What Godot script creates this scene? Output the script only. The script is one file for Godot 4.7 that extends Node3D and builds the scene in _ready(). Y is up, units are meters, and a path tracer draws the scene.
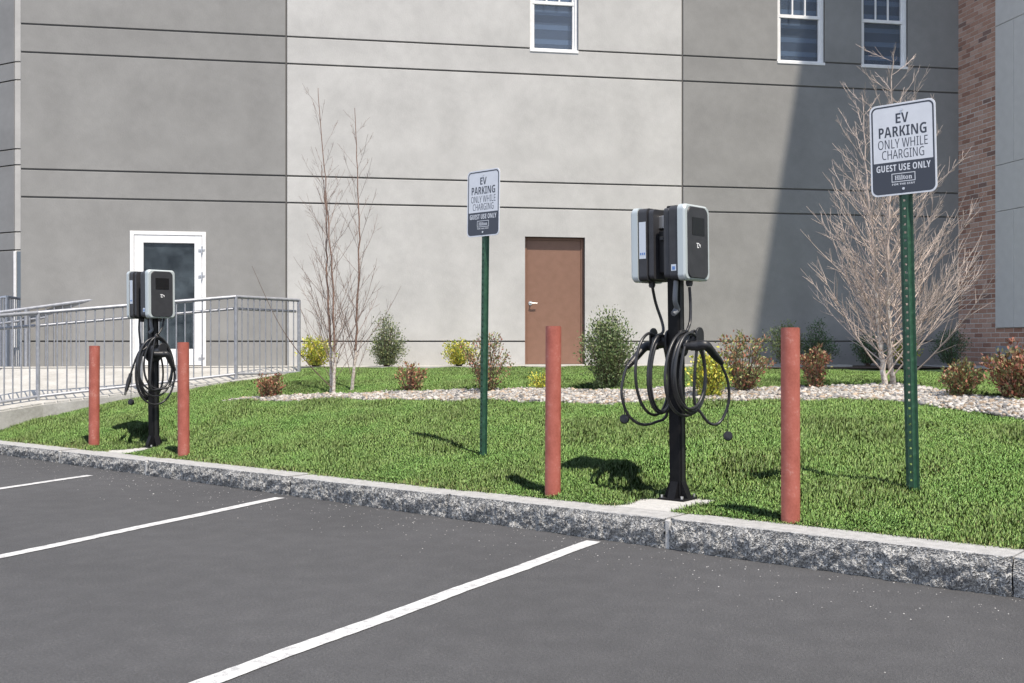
extends Node3D
# Two charging pedestals on a grass bank beside a parking lot, hotel wall behind.

const F := 1100.0            # focal length in pixels of the 1024 x 683 picture
const CX := 512.0
const CY := 341.5
const CH := 1.30             # camera height over the asphalt
const KA := Vector2(0.991, -6.9)          # kerb front line: a point (x, z) ...
const KD := Vector2(-0.766, -0.643)       # ... its direction ...
const KN := Vector2(0.643, -0.766)        # ... and the way up the bank
const WP := Vector2(0.738, -18.87)        # main wall: a point, its direction and its outward normal
const WU := Vector2(0.984, -0.178)
const WN := Vector2(0.178, 0.984)
const WING := 7.6            # where the brick wing meets the wall (metres along WU)
const FOOT := [0.445, 7.22]     # where the chargers stand along the kerb
const FLOOR := 0.90          # level of the paving at the wall

var rng := RandomNumberGenerator.new()
var used := {}
var M := {}
var thin := 1.0
var bed := PackedVector2Array()
var lawn_noise := FastNoiseLite.new()

# ------------------------------------------------------------------ pixels to places
func P(px: float, py: float, d: float) -> Vector3:
	return Vector3((px - CX) / F * d, CH - (py - CY) / F * d, -d)

func kq(x: float, z: float) -> float: return (Vector2(x, z) - KA).dot(KN)
func kt(x: float, z: float) -> float: return (Vector2(x, z) - KA).dot(KD)
func kerb_top(t: float) -> float: return CH - 1.113 - 0.0075 * t
func kp(t: float, q: float) -> Vector2: return KA + KD * t + KN * q

func lawn_y(x: float, z: float) -> float:
	var q := kq(x, z)
	var b := kerb_top(kt(x, z)) - 0.012
	var s := clampf((q - 0.3) / 5.2, 0.0, 1.0)
	var k := 0.0
	for e in FOOT: k = maxf(k, smoothstep(0.75, 0.36, absf(kt(x, z) - e)) * smoothstep(1.9, 0.95, q))
	s *= 1.0 - k
	return lerpf(b, FLOOR - 0.055, s * (1.5 - 0.5 * s * s)) + lawn_noise.get_noise_2d(x * 10.0, z * 10.0) * 0.03 * smoothstep(0.3, 1.2, q) * (1.0 - k)

func G(px: float, py: float) -> Vector3:      # where the ray through a pixel meets the lawn
	var d := 5.0
	while d < 30.0:
		var p := P(px, py, d)
		if p.y < lawn_y(p.x, p.z):
			break
		d += 0.02
	var r := P(px, py, d)
	return Vector3(r.x, lawn_y(r.x, r.z), r.z)

func A(px: float, py: float) -> Vector3:      # where it meets the asphalt
	return P(px, py, (CH - 0.004) * F / (py - CY))

func wall_t(px: float) -> float:              # metres along the main wall at a picture column
	var k := (px - CX) / F
	return (k * -WP.y - WP.x) / (WU.x + k * WU.y)
func wall_h(px: float, py: float) -> float:
	var d := -(WP.y + WU.y * wall_t(px))
	return CH - (py - CY) / F * d
func W(t: float, y: float, n: float) -> Vector3:
	var p := WP + WU * t + WN * n
	return Vector3(p.x, y, p.y)

# ------------------------------------------------------------------ scene helpers
func numbered(n: String) -> String:
	var k: int = used.get(n, 0)
	used[n] = k + 1
	return n if k == 0 else "%s_%03d" % [n, k]

func S() -> SurfaceTool:
	var st := SurfaceTool.new()
	st.begin(Mesh.PRIMITIVE_TRIANGLES)
	return st

func obj(called: String, st, m: Material, parent: Node = null) -> MeshInstance3D:
	var o := MeshInstance3D.new()
	var mesh: Mesh = st.commit() if st is SurfaceTool else st
	o.mesh = mesh
	o.material_override = m
	if parent == null:
		o.name = numbered(called)
		add_child(o)
	else:
		o.name = called
		parent.add_child(o, true)
	return o

func tag(o: Node, label: String, category: String, group := "") -> Node:
	o.set_meta("label", label)
	o.set_meta("category", category)
	if group != "": o.set_meta("group", group)
	return o

func struct(o: Node) -> Node:
	o.set_meta("kind", "structure")
	return o

func thing(called: String, label: String, category: String, at := Transform3D.IDENTITY, group := "") -> Node3D:
	var o := Node3D.new()
	o.name = numbered(called)
	add_child(o)
	o.transform = at
	tag(o, label, category, group)
	return o

func sub(called: String, parent: Node, at := Transform3D.IDENTITY) -> Node3D:
	var o := Node3D.new()
	o.name = called
	o.transform = at
	parent.add_child(o, true)
	return o

# ------------------------------------------------------------------ shapes
func tri(st: SurfaceTool, a: Vector3, b: Vector3, c: Vector3, n: Vector3) -> void:
	if (a - c).cross(a - b).dot(n) < 0.0:
		var k := b; b = c; c = k
	for v in [a, b, c]:
		st.set_normal(n)
		st.add_vertex(v)

func quad(st: SurfaceTool, a: Vector3, b: Vector3, c: Vector3, d: Vector3, out := Vector3.ZERO) -> void:
	var n := (a - c).cross(b - d).normalized()
	if out != Vector3.ZERO and n.dot(out) < 0.0: n = -n
	tri(st, a, b, c, n)
	tri(st, a, c, d, n)

# chamfered box centred on xf
func box(st: SurfaceTool, xf: Transform3D, size: Vector3, r := 0.0) -> void:
	var h := size * 0.5
	r = minf(r, minf(h.x, minf(h.y, h.z)) * 0.95)
	var corner := func(sx, sy, sz, ax): # the corner's vertex on the face across axis ax
		var v := Vector3(sx * (h.x - r), sy * (h.y - r), sz * (h.z - r))
		v[ax] += [sx, sy, sz][ax] * r
		return xf * v
	var dirs := [xf.basis.x, xf.basis.y, xf.basis.z]
	for ax in 3:
		for s in [-1, 1]:
			var q := []
			for e in [[-1, -1], [1, -1], [1, 1], [-1, 1]]:
				var k := [0, 0, 0]
				k[ax] = s; k[(ax + 1) % 3] = e[0]; k[(ax + 2) % 3] = e[1]
				q.append(corner.call(k[0], k[1], k[2], ax))
			quad(st, q[0], q[1], q[2], q[3], dirs[ax] * s)
	if r <= 0.0: return
	for ax in 3:   # edges along axis ax
		var b1 := (ax + 1) % 3
		var b2 := (ax + 2) % 3
		for s1 in [-1, 1]:
			for s2 in [-1, 1]:
				var k := [0, 0, 0]
				k[b1] = s1; k[b2] = s2
				k[ax] = -1
				var a0 = corner.call(k[0], k[1], k[2], b1)
				var a1 = corner.call(k[0], k[1], k[2], b2)
				k[ax] = 1
				var c0 = corner.call(k[0], k[1], k[2], b1)
				var c1 = corner.call(k[0], k[1], k[2], b2)
				quad(st, a0, a1, c1, c0, dirs[b1] * s1 + dirs[b2] * s2)
	for sx in [-1, 1]:
		for sy in [-1, 1]:
			for sz in [-1, 1]:
				var o: Vector3 = (dirs[0] * sx + dirs[1] * sy + dirs[2] * sz).normalized()
				tri(st, corner.call(sx, sy, sz, 0), corner.call(sx, sy, sz, 1), corner.call(sx, sy, sz, 2), o)

func bx(size: Vector3, r := 0.0, at := Vector3.ZERO) -> SurfaceTool:
	var st := S()
	box(st, Transform3D(Basis.IDENTITY, at), size, r)
	return st

# smooth tube along points; rad is a number or an array
func tube(st: SurfaceTool, pts, rad, sides := 8, caps := true, col = null) -> void:
	var n: int = pts.size()
	var up := Vector3.UP
	var rings := []
	var t0: Vector3 = (pts[1] - pts[0]).normalized()
	var side := t0.cross(up if absf(t0.y) < 0.9 else Vector3.RIGHT).normalized()
	for i in n:
		var t: Vector3 = (pts[mini(i + 1, n - 1)] - pts[maxi(i - 1, 0)]).normalized()
		side = (side - t * side.dot(t)).normalized()
		var o := t.cross(side)
		var r: float = rad[i] if rad is Array or rad is PackedFloat32Array else rad
		var ring := []
		for k in sides:
			var a := TAU * k / sides
			var dn := side * cos(a) + o * sin(a)
			ring.append([pts[i] + dn * r, dn])
		rings.append([ring, t, pts[i]])
	for i in n - 1:
		for k in sides:
			var k2 := (k + 1) % sides
			var q = [rings[i][0][k], rings[i][0][k2], rings[i + 1][0][k2], rings[i + 1][0][k]]
			var idx := [0, 1, 2, 0, 2, 3]
			var nn: Vector3 = (q[0][0] - q[2][0]).cross(q[0][0] - q[1][0])
			if nn.dot(q[0][1] + q[2][1]) < 0.0: idx = [0, 2, 1, 0, 3, 2]
			for j in idx:
				if col != null: st.set_color(col)
				st.set_normal(q[j][1])
				st.add_vertex(q[j][0])
	if caps:
		for e in [[0, -1.0], [n - 1, 1.0]]:
			var ring = rings[e[0]][0]
			for k in range(1, sides - 1):
				if col != null: st.set_color(col)
				tri(st, ring[0][0], ring[k][0], ring[k + 1][0], rings[e[0]][1] * e[1])

func spline(ctrl: Array, per := 6) -> Array:
	var out := []
	var n := ctrl.size()
	for i in n - 1:
		var a: Vector3 = ctrl[maxi(i - 1, 0)]
		var b: Vector3 = ctrl[i]
		var c: Vector3 = ctrl[i + 1]
		var d: Vector3 = ctrl[mini(i + 2, n - 1)]
		for k in per:
			out.append(b.cubic_interpolate(c, a, d, float(k) / per))
	out.append(ctrl[n - 1])
	return out

func round_rect(w: float, h: float, r: float, seg := 6) -> PackedVector2Array:
	var p := PackedVector2Array()
	for c in [[1, 1, 0.0], [-1, 1, 0.25], [-1, -1, 0.5], [1, -1, 0.75]]:
		for k in seg + 1:
			var a: float = (c[2] + 0.25 * k / seg) * TAU
			p.append(Vector2(c[0] * (w / 2 - r) + cos(a) * r, c[1] * (h / 2 - r) + sin(a) * r))
	return p

# convex outline in local x, y, from z0 to z1 with a small chamfer at z1; xf places it
func slab(st: SurfaceTool, poly: PackedVector2Array, z0: float, z1: float, ch := 0.0, xf := Transform3D.IDENTITY) -> void:
	var c := Vector2.ZERO
	for p in poly: c += p / poly.size()
	var n := poly.size()
	var lev := [[z0, 0.0], [z1 - ch, 0.0], [z1, ch]]
	var at := func(i, l):
		var p: Vector2 = poly[i % n]
		var q: Vector2 = p - (p - c).normalized() * l[1]
		return xf * Vector3(q.x, q.y, l[0])
	for i in n:
		var e: Vector2 = poly[(i + 1) % n] - poly[i]
		var o := xf.basis * Vector3(e.y, -e.x, 0)
		if Vector2(e.y, -e.x).dot((poly[i] - c)) < 0: o = -o
		quad(st, at.call(i, lev[0]), at.call(i + 1, lev[0]), at.call(i + 1, lev[1]), at.call(i, lev[1]), o)
		if ch > 0: quad(st, at.call(i, lev[1]), at.call(i + 1, lev[1]), at.call(i + 1, lev[2]), at.call(i, lev[2]), o + xf.basis.z)
		var top = lev[2] if ch > 0 else lev[1]
		tri(st, xf * Vector3(c.x, c.y, z1), at.call(i, top), at.call(i + 1, top), xf.basis.z.normalized())
		tri(st, xf * Vector3(c.x, c.y, z0), at.call(i, lev[0]), at.call(i + 1, lev[0]), -xf.basis.z.normalized())

# ring between two outlines of equal count, from z0 to z1
func ring_slab(st: SurfaceTool, o: PackedVector2Array, i_: PackedVector2Array, z0: float, z1: float, xf := Transform3D.IDENTITY) -> void:
	var n := o.size()
	for k in n:
		var j := (k + 1) % n
		var v := func(p: Vector2, z: float): return xf * Vector3(p.x, p.y, z)
		quad(st, v.call(o[k], z1), v.call(o[j], z1), v.call(i_[j], z1), v.call(i_[k], z1), xf.basis.z)
		quad(st, v.call(o[k], z0), v.call(o[j], z0), v.call(o[j], z1), v.call(o[k], z1), xf.basis * Vector3(o[k].x, o[k].y, 0))
		quad(st, v.call(i_[k], z0), v.call(i_[j], z0), v.call(i_[j], z1), v.call(i_[k], z1), xf.basis * -Vector3(i_[k].x, i_[k].y, 0))

# ------------------------------------------------------------------ materials
func lin(r: float, g: float, b: float) -> Color: return Color(r, g, b).linear_to_srgb()

func mat(c: Color, rough := 0.8, metal := 0.0) -> StandardMaterial3D:
	var m := StandardMaterial3D.new()
	m.albedo_color = c.linear_to_srgb()
	m.roughness = rough
	m.metallic = metal
	return m

# layered seamless noise: layers = [[frequency, weight, octaves], ...]; speck adds grain pixel by pixel
func height_bytes(seed_: int, size: int, layers: Array, contrast: float, speck := 0.0) -> PackedFloat32Array:
	var out := PackedFloat32Array()
	out.resize(size * size)
	var total := 0.0
	var fields := []
	for l in layers:
		var n := FastNoiseLite.new()
		n.seed = seed_ + int(l[0] * 1000)
		n.noise_type = FastNoiseLite.TYPE_SIMPLEX_SMOOTH
		n.frequency = l[0]
		n.fractal_octaves = l[2]
		var im := n.get_seamless_image(size, size, false, false, 0.15, true)
		im.convert(Image.FORMAT_L8)
		fields.append(im.get_data())
		total += l[1]
	var r := RandomNumberGenerator.new()
	r.seed = seed_
	for i in size * size:
		var v := 0.0
		for k in layers.size(): v += fields[k][i] / 255.0 * layers[k][1]
		v = (v / total - 0.5) * contrast + 0.5
		if speck > 0.0: v += (r.randf() - 0.5) * speck
		out[i] = clampf(v, 0, 1)
	return out

func color_tex(h: PackedFloat32Array, stops: Array) -> ImageTexture:    # stops = [[at, linear colour], ...]
	var size := int(sqrt(h.size()))
	var lut := []
	for i in 256:
		var v := i / 255.0
		var c: Color = stops[-1][1]
		for k in stops.size() - 1:
			if v <= stops[k + 1][0]:
				c = stops[k][1].lerp(stops[k + 1][1], clampf((v - stops[k][0]) / maxf(stops[k + 1][0] - stops[k][0], 1e-5), 0, 1))
				break
		c = c.linear_to_srgb()
		lut.append([int(c.r * 255), int(c.g * 255), int(c.b * 255)])
	var d := PackedByteArray()
	d.resize(size * size * 3)
	for i in size * size:
		var e = lut[int(h[i] * 255)]
		d[i * 3] = e[0]; d[i * 3 + 1] = e[1]; d[i * 3 + 2] = e[2]
	return ImageTexture.create_from_image(Image.create_from_data(size, size, false, Image.FORMAT_RGB8, d))

func normal_tex(h: PackedFloat32Array, strength: float) -> ImageTexture:
	var size := int(sqrt(h.size()))
	var im := Image.create_empty(size, size, false, Image.FORMAT_L8)
	var d := PackedByteArray()
	d.resize(size * size)
	for i in size * size: d[i] = int(h[i] * 255)
	im = Image.create_from_data(size, size, false, Image.FORMAT_L8, d)
	im.convert(Image.FORMAT_RGBA8)
	im.bump_map_to_normal_map(strength)
	return ImageTexture.create_from_image(im)

func textured(h: PackedFloat32Array, stops: Array, metres: float, rough: float, bump := 0.0, world := true) -> StandardMaterial3D:
	var m := StandardMaterial3D.new()
	m.albedo_texture = color_tex(h, stops)
	m.roughness = rough
	m.uv1_triplanar = true
	m.uv1_world_triplanar = world
	m.uv1_triplanar_sharpness = 6.0
	m.uv1_scale = Vector3.ONE / metres
	if bump > 0.0:
		m.normal_enabled = true
		m.normal_texture = normal_tex(h, bump)
		m.normal_scale = 1.0
	return m

func tinted(m: StandardMaterial3D, c: Color) -> StandardMaterial3D:
	var k: StandardMaterial3D = m.duplicate()
	k.albedo_color = c.linear_to_srgb()
	return k

func make_materials() -> void:
	var g := func(v: float, warm := 0.0) -> Color: return Color(v * (1 + warm), v, v * (1 - warm))
	# stucco: trowelled, finely sanded, faintly blotched
	var h := height_bytes(3, 512, [[0.006, 1.3, 4], [0.03, 0.6, 3], [0.2, 0.5, 2]], 1.5, 0.16)
	M.stucco = textured(h, [[0.0, Color(0.80, 0.80, 0.80)], [1.0, Color(1, 1, 1)]], 3.1, 0.92, 0.4)
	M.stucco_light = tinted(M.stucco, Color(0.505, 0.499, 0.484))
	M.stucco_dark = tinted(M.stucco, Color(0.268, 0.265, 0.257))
	M.joint = mat(Color(0.10, 0.095, 0.09), 0.95)
	# asphalt
	h = height_bytes(11, 512, [[0.01, 0.4, 3], [0.12, 0.7, 2], [0.35, 0.9, 1]], 1.6, 0.5)
	M.asphalt = textured(h, [[0.0, Color(0.058, 0.058, 0.060)], [0.75, Color(0.094, 0.093, 0.096)], [1.0, Color(0.135, 0.133, 0.135)]], 1.3, 0.88, 3.0)
	M.asphalt.vertex_color_use_as_albedo = true
	h = height_bytes(17, 256, [[0.03, 0.8, 3], [0.3, 0.6, 2]], 3.0, 0.3)
	M.paint = textured(h, [[0.0, Color(0.30, 0.30, 0.30)], [0.14, Color(0.40, 0.40, 0.395)], [0.3, Color(0.47, 0.47, 0.465)], [1.0, Color(0.52, 0.52, 0.51)]], 0.6, 0.8, 1.5)
	# granite
	h = height_bytes(23, 512, [[0.012, 0.35, 3], [0.10, 1.0, 2], [0.24, 0.8, 1]], 3.4, 0.35)
	M.granite = textured(h, [[0.0, Color(0.095, 0.095, 0.096)], [0.3, Color(0.215, 0.212, 0.206)], [0.65, Color(0.325, 0.32, 0.305)], [1.0, Color(0.52, 0.51, 0.485)]], 1.2, 0.85, 5.0)
	h = height_bytes(29, 256, [[0.03, 0.6, 3], [0.3, 0.8, 2]], 1.6, 0.4)
	M.granite_top = textured(h, [[0.0, Color(0.23, 0.228, 0.222)], [0.6, Color(0.335, 0.33, 0.32)], [1.0, Color(0.41, 0.405, 0.395)]], 0.7, 0.85, 1.0)
	M.mortar = textured(h, [[0.0, Color(0.34, 0.335, 0.32)], [1.0, Color(0.50, 0.49, 0.47)]], 0.5, 0.9, 2.0)
	# concrete
	h = height_bytes(31, 512, [[0.008, 1.0, 4], [0.06, 0.6, 3], [0.3, 0.4, 1]], 1.6, 0.15)
	M.concrete = textured(h, [[0.0, Color(0.28, 0.27, 0.25)], [0.6, Color(0.385, 0.378, 0.355)], [1.0, Color(0.44, 0.43, 0.41)]], 1.7, 0.9, 1.0)
	M.paving = textured(h, [[0.0, Color(0.27, 0.27, 0.265)], [1.0, Color(0.40, 0.395, 0.38)]], 1.9, 0.9, 1.0)
	# soils
	h = height_bytes(37, 512, [[0.02, 0.8, 4], [0.12, 0.9, 2]], 2.0, 0.4)
	M.turf_soil = textured(h, [[0.0, Color(0.09, 0.15, 0.045)], [0.5, Color(0.14, 0.22, 0.07)], [1.0, Color(0.24, 0.28, 0.11)]], 0.9, 1.0, 3.0)
	M.mulch = textured(h, [[0.0, Color(0.03, 0.022, 0.016)], [0.6, Color(0.075, 0.055, 0.04)], [1.0, Color(0.15, 0.11, 0.08)]], 0.5, 1.0, 4.0)
	M.bed_soil = textured(h, [[0.0, Color(0.12, 0.10, 0.075)], [1.0, Color(0.32, 0.28, 0.22)]], 0.5, 1.0, 4.0)
	# bollard: faded red paint, rubbed and streaked
	h = height_bytes(41, 512, [[0.01, 1.0, 4], [0.07, 0.5, 3], [0.3, 0.4, 1]], 2.2, 0.15)
	M.bollard = textured(h, [[0.0, Color(0.28, 0.072, 0.048)], [0.35, Color(0.335, 0.09, 0.062)], [0.8, Color(0.37, 0.108, 0.078)], [1.0, Color(0.43, 0.19, 0.15)]], 0.8, 0.62, 0.6)
	# metals and plastics
	M.black_metal = textured(h, [[0.0, Color(0.005, 0.005, 0.006)], [1.0, Color(0.011, 0.011, 0.012)]], 0.5, 0.5, 0.4)
	M.black_metal.metallic_specular = 0.25
	M.black_plastic = mat(Color(0.013, 0.013, 0.015), 0.45)
	M.housing = textured(h, [[0.0, Color(0.022, 0.022, 0.025)], [1.0, Color(0.034, 0.034, 0.038)]], 0.4, 0.5, 0.3)
	M.cable = mat(Color(0.020, 0.020, 0.022), 0.36)
	M.silver = mat(Color(0.46, 0.50, 0.50), 0.38, 0.25)
	M.steel = mat(Color(0.55, 0.55, 0.56), 0.35, 0.9)
	M.grey_conduit = mat(Color(0.12, 0.125, 0.135), 0.5)
	M.screen = mat(Color(0.008, 0.008, 0.009), 0.12)
	M.white_print = mat(Color(0.75, 0.75, 0.75), 0.6)
	M.sticker = mat(Color(0.55, 0.59, 0.64), 0.5)
	M.blue_print = mat(Color(0.10, 0.20, 0.45), 0.5)
	h = height_bytes(43, 256, [[0.02, 1.0, 4], [0.2, 0.5, 2]], 1.8, 0.1)
	M.rail = textured(h, [[0.0, Color(0.24, 0.25, 0.275)], [1.0, Color(0.36, 0.37, 0.40)]], 0.5, 0.45, 0.3)
	M.rail.metallic = 0.3
	M.pale_rail = textured(h, [[0.0, Color(0.50, 0.50, 0.50)], [1.0, Color(0.62, 0.62, 0.62)]], 0.5, 0.5, 0.3)
	M.rust = textured(h, [[0.0, Color(0.16, 0.065, 0.025)], [1.0, Color(0.38, 0.19, 0.08)]], 0.2, 0.9, 2.0)
	M.green_post = textured(h, [[0.0, Color(0.008, 0.044, 0.022)], [0.8, Color(0.016, 0.070, 0.036)], [1.0, Color(0.04, 0.10, 0.06)]], 0.3, 0.5, 0.4)
	M.sign_white = textured(h, [[0.0, Color(0.62, 0.63, 0.65)], [1.0, Color(0.70, 0.71, 0.73)]], 0.5, 0.5)
	M.sign_dark = mat(Color(0.040, 0.046, 0.062), 0.5)
	M.white_paint = textured(h, [[0.0, Color(0.70, 0.70, 0.70)], [1.0, Color(0.80, 0.80, 0.80)]], 0.8, 0.5, 0.3)
	M.brown_door = textured(h, [[0.0, Color(0.20, 0.108, 0.072)], [1.0, Color(0.225, 0.122, 0.084)]], 0.9, 0.55, 0.3)
	M.lever = mat(Color(0.70, 0.70, 0.69), 0.3, 0.9)
	M.door_glass = mat(Color(0.10, 0.13, 0.16), 0.04)
	M.passage = mat(Color(0.45, 0.46, 0.47), 0.9)
	M.tinted = textured(height_bytes(59, 256, [[0.006, 1.0, 4], [0.03, 0.5, 3]], 1.8, 0.15), [[0.0, Color(0.012, 0.018, 0.024)], [1.0, Color(0.07, 0.09, 0.105)]], 1.7, 0.04)  # dark door glass; its mottle is reflections painted into the colour
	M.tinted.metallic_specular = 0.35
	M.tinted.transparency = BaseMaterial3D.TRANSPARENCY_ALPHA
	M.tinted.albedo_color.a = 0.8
	M.glass = mat(Color(0.10, 0.13, 0.16), 0.02)
	M.glass.transparency = BaseMaterial3D.TRANSPARENCY_ALPHA
	M.glass.albedo_color.a = 0.12
	M.shade_dark = mat(Color(0.036, 0.062, 0.115), 0.9)
	M.shade_light = mat(Color(0.095, 0.155, 0.26), 0.9)
	M.cladding = textured(h, [[0.0, Color(0.515, 0.505, 0.485)], [1.0, Color(0.56, 0.55, 0.53)]], 1.2, 0.5, 0.2)
	M.plinth = textured(h, [[0.0, Color(0.20, 0.21, 0.23)], [1.0, Color(0.26, 0.27, 0.29)]], 1.2, 0.85, 0.6)
	M.brick_mortar = mat(Color(0.52, 0.48, 0.44), 0.95)
	h = height_bytes(47, 256, [[0.04, 0.8, 3], [0.3, 0.8, 2]], 1.8, 0.3)
	M.bricks = []
	for c in [Color(0.40, 0.235, 0.175), Color(0.45, 0.28, 0.215), Color(0.31, 0.17, 0.125), Color(0.48, 0.32, 0.255), Color(0.23, 0.145, 0.12)]:
		M.bricks.append(textured(h, [[0.0, c * 0.8], [1.0, c * 1.15]], 0.35, 0.95, 1.5))
	M.leafy = StandardMaterial3D.new()
	M.leafy.vertex_color_use_as_albedo = true
	M.leafy.roughness = 0.6
	M.leafy.backlight_enabled = true
	M.leafy.backlight = Color(0.18, 0.2, 0.08)
	M.grass = StandardMaterial3D.new()
	M.grass.vertex_color_use_as_albedo = true
	M.grass.roughness = 0.55
	M.grass.backlight_enabled = true
	M.grass.backlight = Color(0.25, 0.3, 0.1)
	M.stone = StandardMaterial3D.new()
	M.stone.vertex_color_use_as_albedo = true
	M.stone.roughness = 0.9
	h = height_bytes(53, 256, [[0.02, 0.8, 3], [0.1, 0.8, 3]], 2.4, 0.2)
	M.bark_white = textured(h, [[0.0, Color(0.20, 0.14, 0.10)], [0.25, Color(0.47, 0.40, 0.34)], [1.0, Color(0.66, 0.62, 0.56)]], 0.25, 0.9, 2.0)
	M.bark_brown = textured(h, [[0.0, Color(0.13, 0.08, 0.06)], [1.0, Color(0.30, 0.20, 0.155)]], 0.25, 0.9, 1.5)
	M.twig_brown = mat(Color(0.20, 0.145, 0.12), 0.8)
	M.twig_pale = mat(Color(0.46, 0.38, 0.33), 0.8)
	M.twig_dark = mat(Color(0.10, 0.065, 0.05), 0.9)

# ------------------------------------------------------------------ main
func _ready() -> void:
	rng.seed = 7
	lawn_noise.seed = 5
	lawn_noise.frequency = 0.08
	camera_and_light()
	make_materials()
	parking_lot()
	kerb()
	ground()
	building()
	wing()
	far_block()
	ramp()
	grass_and_gravel()
	bollards()
	charger_main()
	charger_other()
	sign_posts()
	trees()
	shrubs()
	print("nodes ", get_child_count())

func camera_and_light() -> void:
	var cam := Camera3D.new()
	cam.name = "camera"
	cam.position = Vector3(0, CH, 0)
	cam.fov = rad_to_deg(2.0 * atan(CY / F))
	cam.near = 0.05
	cam.far = 600.0
	add_child(cam)
	cam.current = true
	var env := Environment.new()
	env.background_mode = Environment.BG_SKY
	var sky := Sky.new()
	var sm := ProceduralSkyMaterial.new()
	sm.sky_top_color = Color(0.55, 0.60, 0.695)
	sm.sky_horizon_color = Color(0.86, 0.88, 0.905)
	sm.sky_curve = 0.12
	sm.ground_bottom_color = Color(0.25, 0.25, 0.25)
	sm.ground_horizon_color = Color(0.6, 0.61, 0.62)
	sm.sun_angle_max = 12.0
	sky.sky_material = sm
	env.sky = sky
	env.background_energy_multiplier = 1.7
	env.tonemap_mode = Environment.TONE_MAPPER_LINEAR
	env.tonemap_exposure = 1.62
	env.sdfgi_enabled = true
	env.ssao_enabled = true
	env.ssil_enabled = true
	var we := WorldEnvironment.new()
	we.name = "environment"
	we.environment = env
	add_child(we)
	var sun := DirectionalLight3D.new()
	sun.name = "sun"
	sun.light_energy = 1.25
	sun.light_color = Color(1.0, 0.955, 0.89)
	sun.light_angular_distance = 0.53
	sun.shadow_enabled = true
	add_child(sun)
	sun.look_at_from_position(Vector3.ZERO, Vector3(-0.265, -1.0, -0.45), Vector3.UP)

# ------------------------------------------------------------------ parking lot and kerb
func parking_lot() -> void:
	var st := S()
	var n := FastNoiseLite.new()
	n.seed = 9
	n.frequency = 0.35
	n.fractal_octaves = 4
	var xs := []
	var zs := []
	for i in 61: xs.append(-9.0 + 0.3 * i)
	for i in 46: zs.append(-13.5 + 0.3 * i)
	xs = [-250.0, -60.0, -20.0] + xs + [20.0, 60.0, 250.0]
	zs = [-250.0, -60.0, -20.0] + zs + [10.0, 60.0, 250.0]
	var vcol := func(x, z):
		var v: float = 1.0 + n.get_noise_2d(x, z) * 0.22
		return Color(v, v, v) * 0.72
	for i in xs.size() - 1:
		for j in zs.size() - 1:
			for e in [[0, 0], [1, 0], [1, 1], [0, 0], [1, 1], [0, 1]]:
				var x: float = xs[i + e[0]]
				var z: float = zs[j + e[1]]
				st.set_normal(Vector3.UP)
				st.set_color(vcol.call(x, z))
				st.add_vertex(Vector3(x, 0.0, z))
	var lot := obj("parking_lot", st, M.asphalt)
	struct(lot)
	# painted stall lines: [kerb end, camera end, half width]
	for l in [[Vector2(594, 541), Vector2(203, 683), 0.052], [Vector2(280, 497.5), Vector2(0, 556.5), 0.05], [Vector2(90, 475.2), Vector2(0, 488.4), 0.045]]:
		var a := A(l[0].x, l[0].y)
		var b := A(l[1].x, l[1].y)
		var dir := (b - a).normalized()
		b = a + dir * 5.5
		var sd := Vector3(-dir.z, 0, dir.x)
		var m := S()
		var steps := 90
		for i in steps:
			var e := []
			for k in [i, i + 1]:
				var c := a.lerp(b, float(k) / steps)
				c += sd * 0.004 * sin(k * 0.3)
				var w: float = l[2]
				for s in [-1.0, 1.0]:
					e.append(c + sd * s * (w + 0.006 * n.get_noise_2d(k * 3.7 + s * 90.0, a.x * 40.0)))
			for v in 4: e[v].y = 0.004
			quad(m, e[0], e[1], e[3], e[2], Vector3.UP)
		obj("painted_line", m, M.paint, lot)
	# loose grit along the foot of the kerb
	var mm := MultiMesh.new()
	mm.transform_format = MultiMesh.TRANSFORM_3D
	mm.use_colors = true
	mm.mesh = pebble(71, 1)
	mm.instance_count = 900
	for i in 900:
		var t := rng.randf_range(-3.5, 9.5)
		var q := -0.03 - absf(rng.randfn(0.0, 0.5))
		var p := kp(t, q)
		var s := rng.randf_range(0.002, 0.0055)
		if rng.randf() < 0.02: s *= 2.0
		mm.set_instance_transform(i, Transform3D(Basis(Vector3.UP, rng.randf() * TAU).scaled(Vector3(s, s * 0.6, s)), Vector3(p.x, s * 0.3, p.y)))
		var v := rng.randf_range(0.18, 0.5)
		mm.set_instance_color(i, Color(v, v * 0.97, v * 0.92))
	var mi := MultiMeshInstance3D.new()
	mi.name = "grit"
	mi.multimesh = mm
	mi.material_override = M.stone
	lot.add_child(mi)
	mi.set_meta("kind", "stuff")

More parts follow.
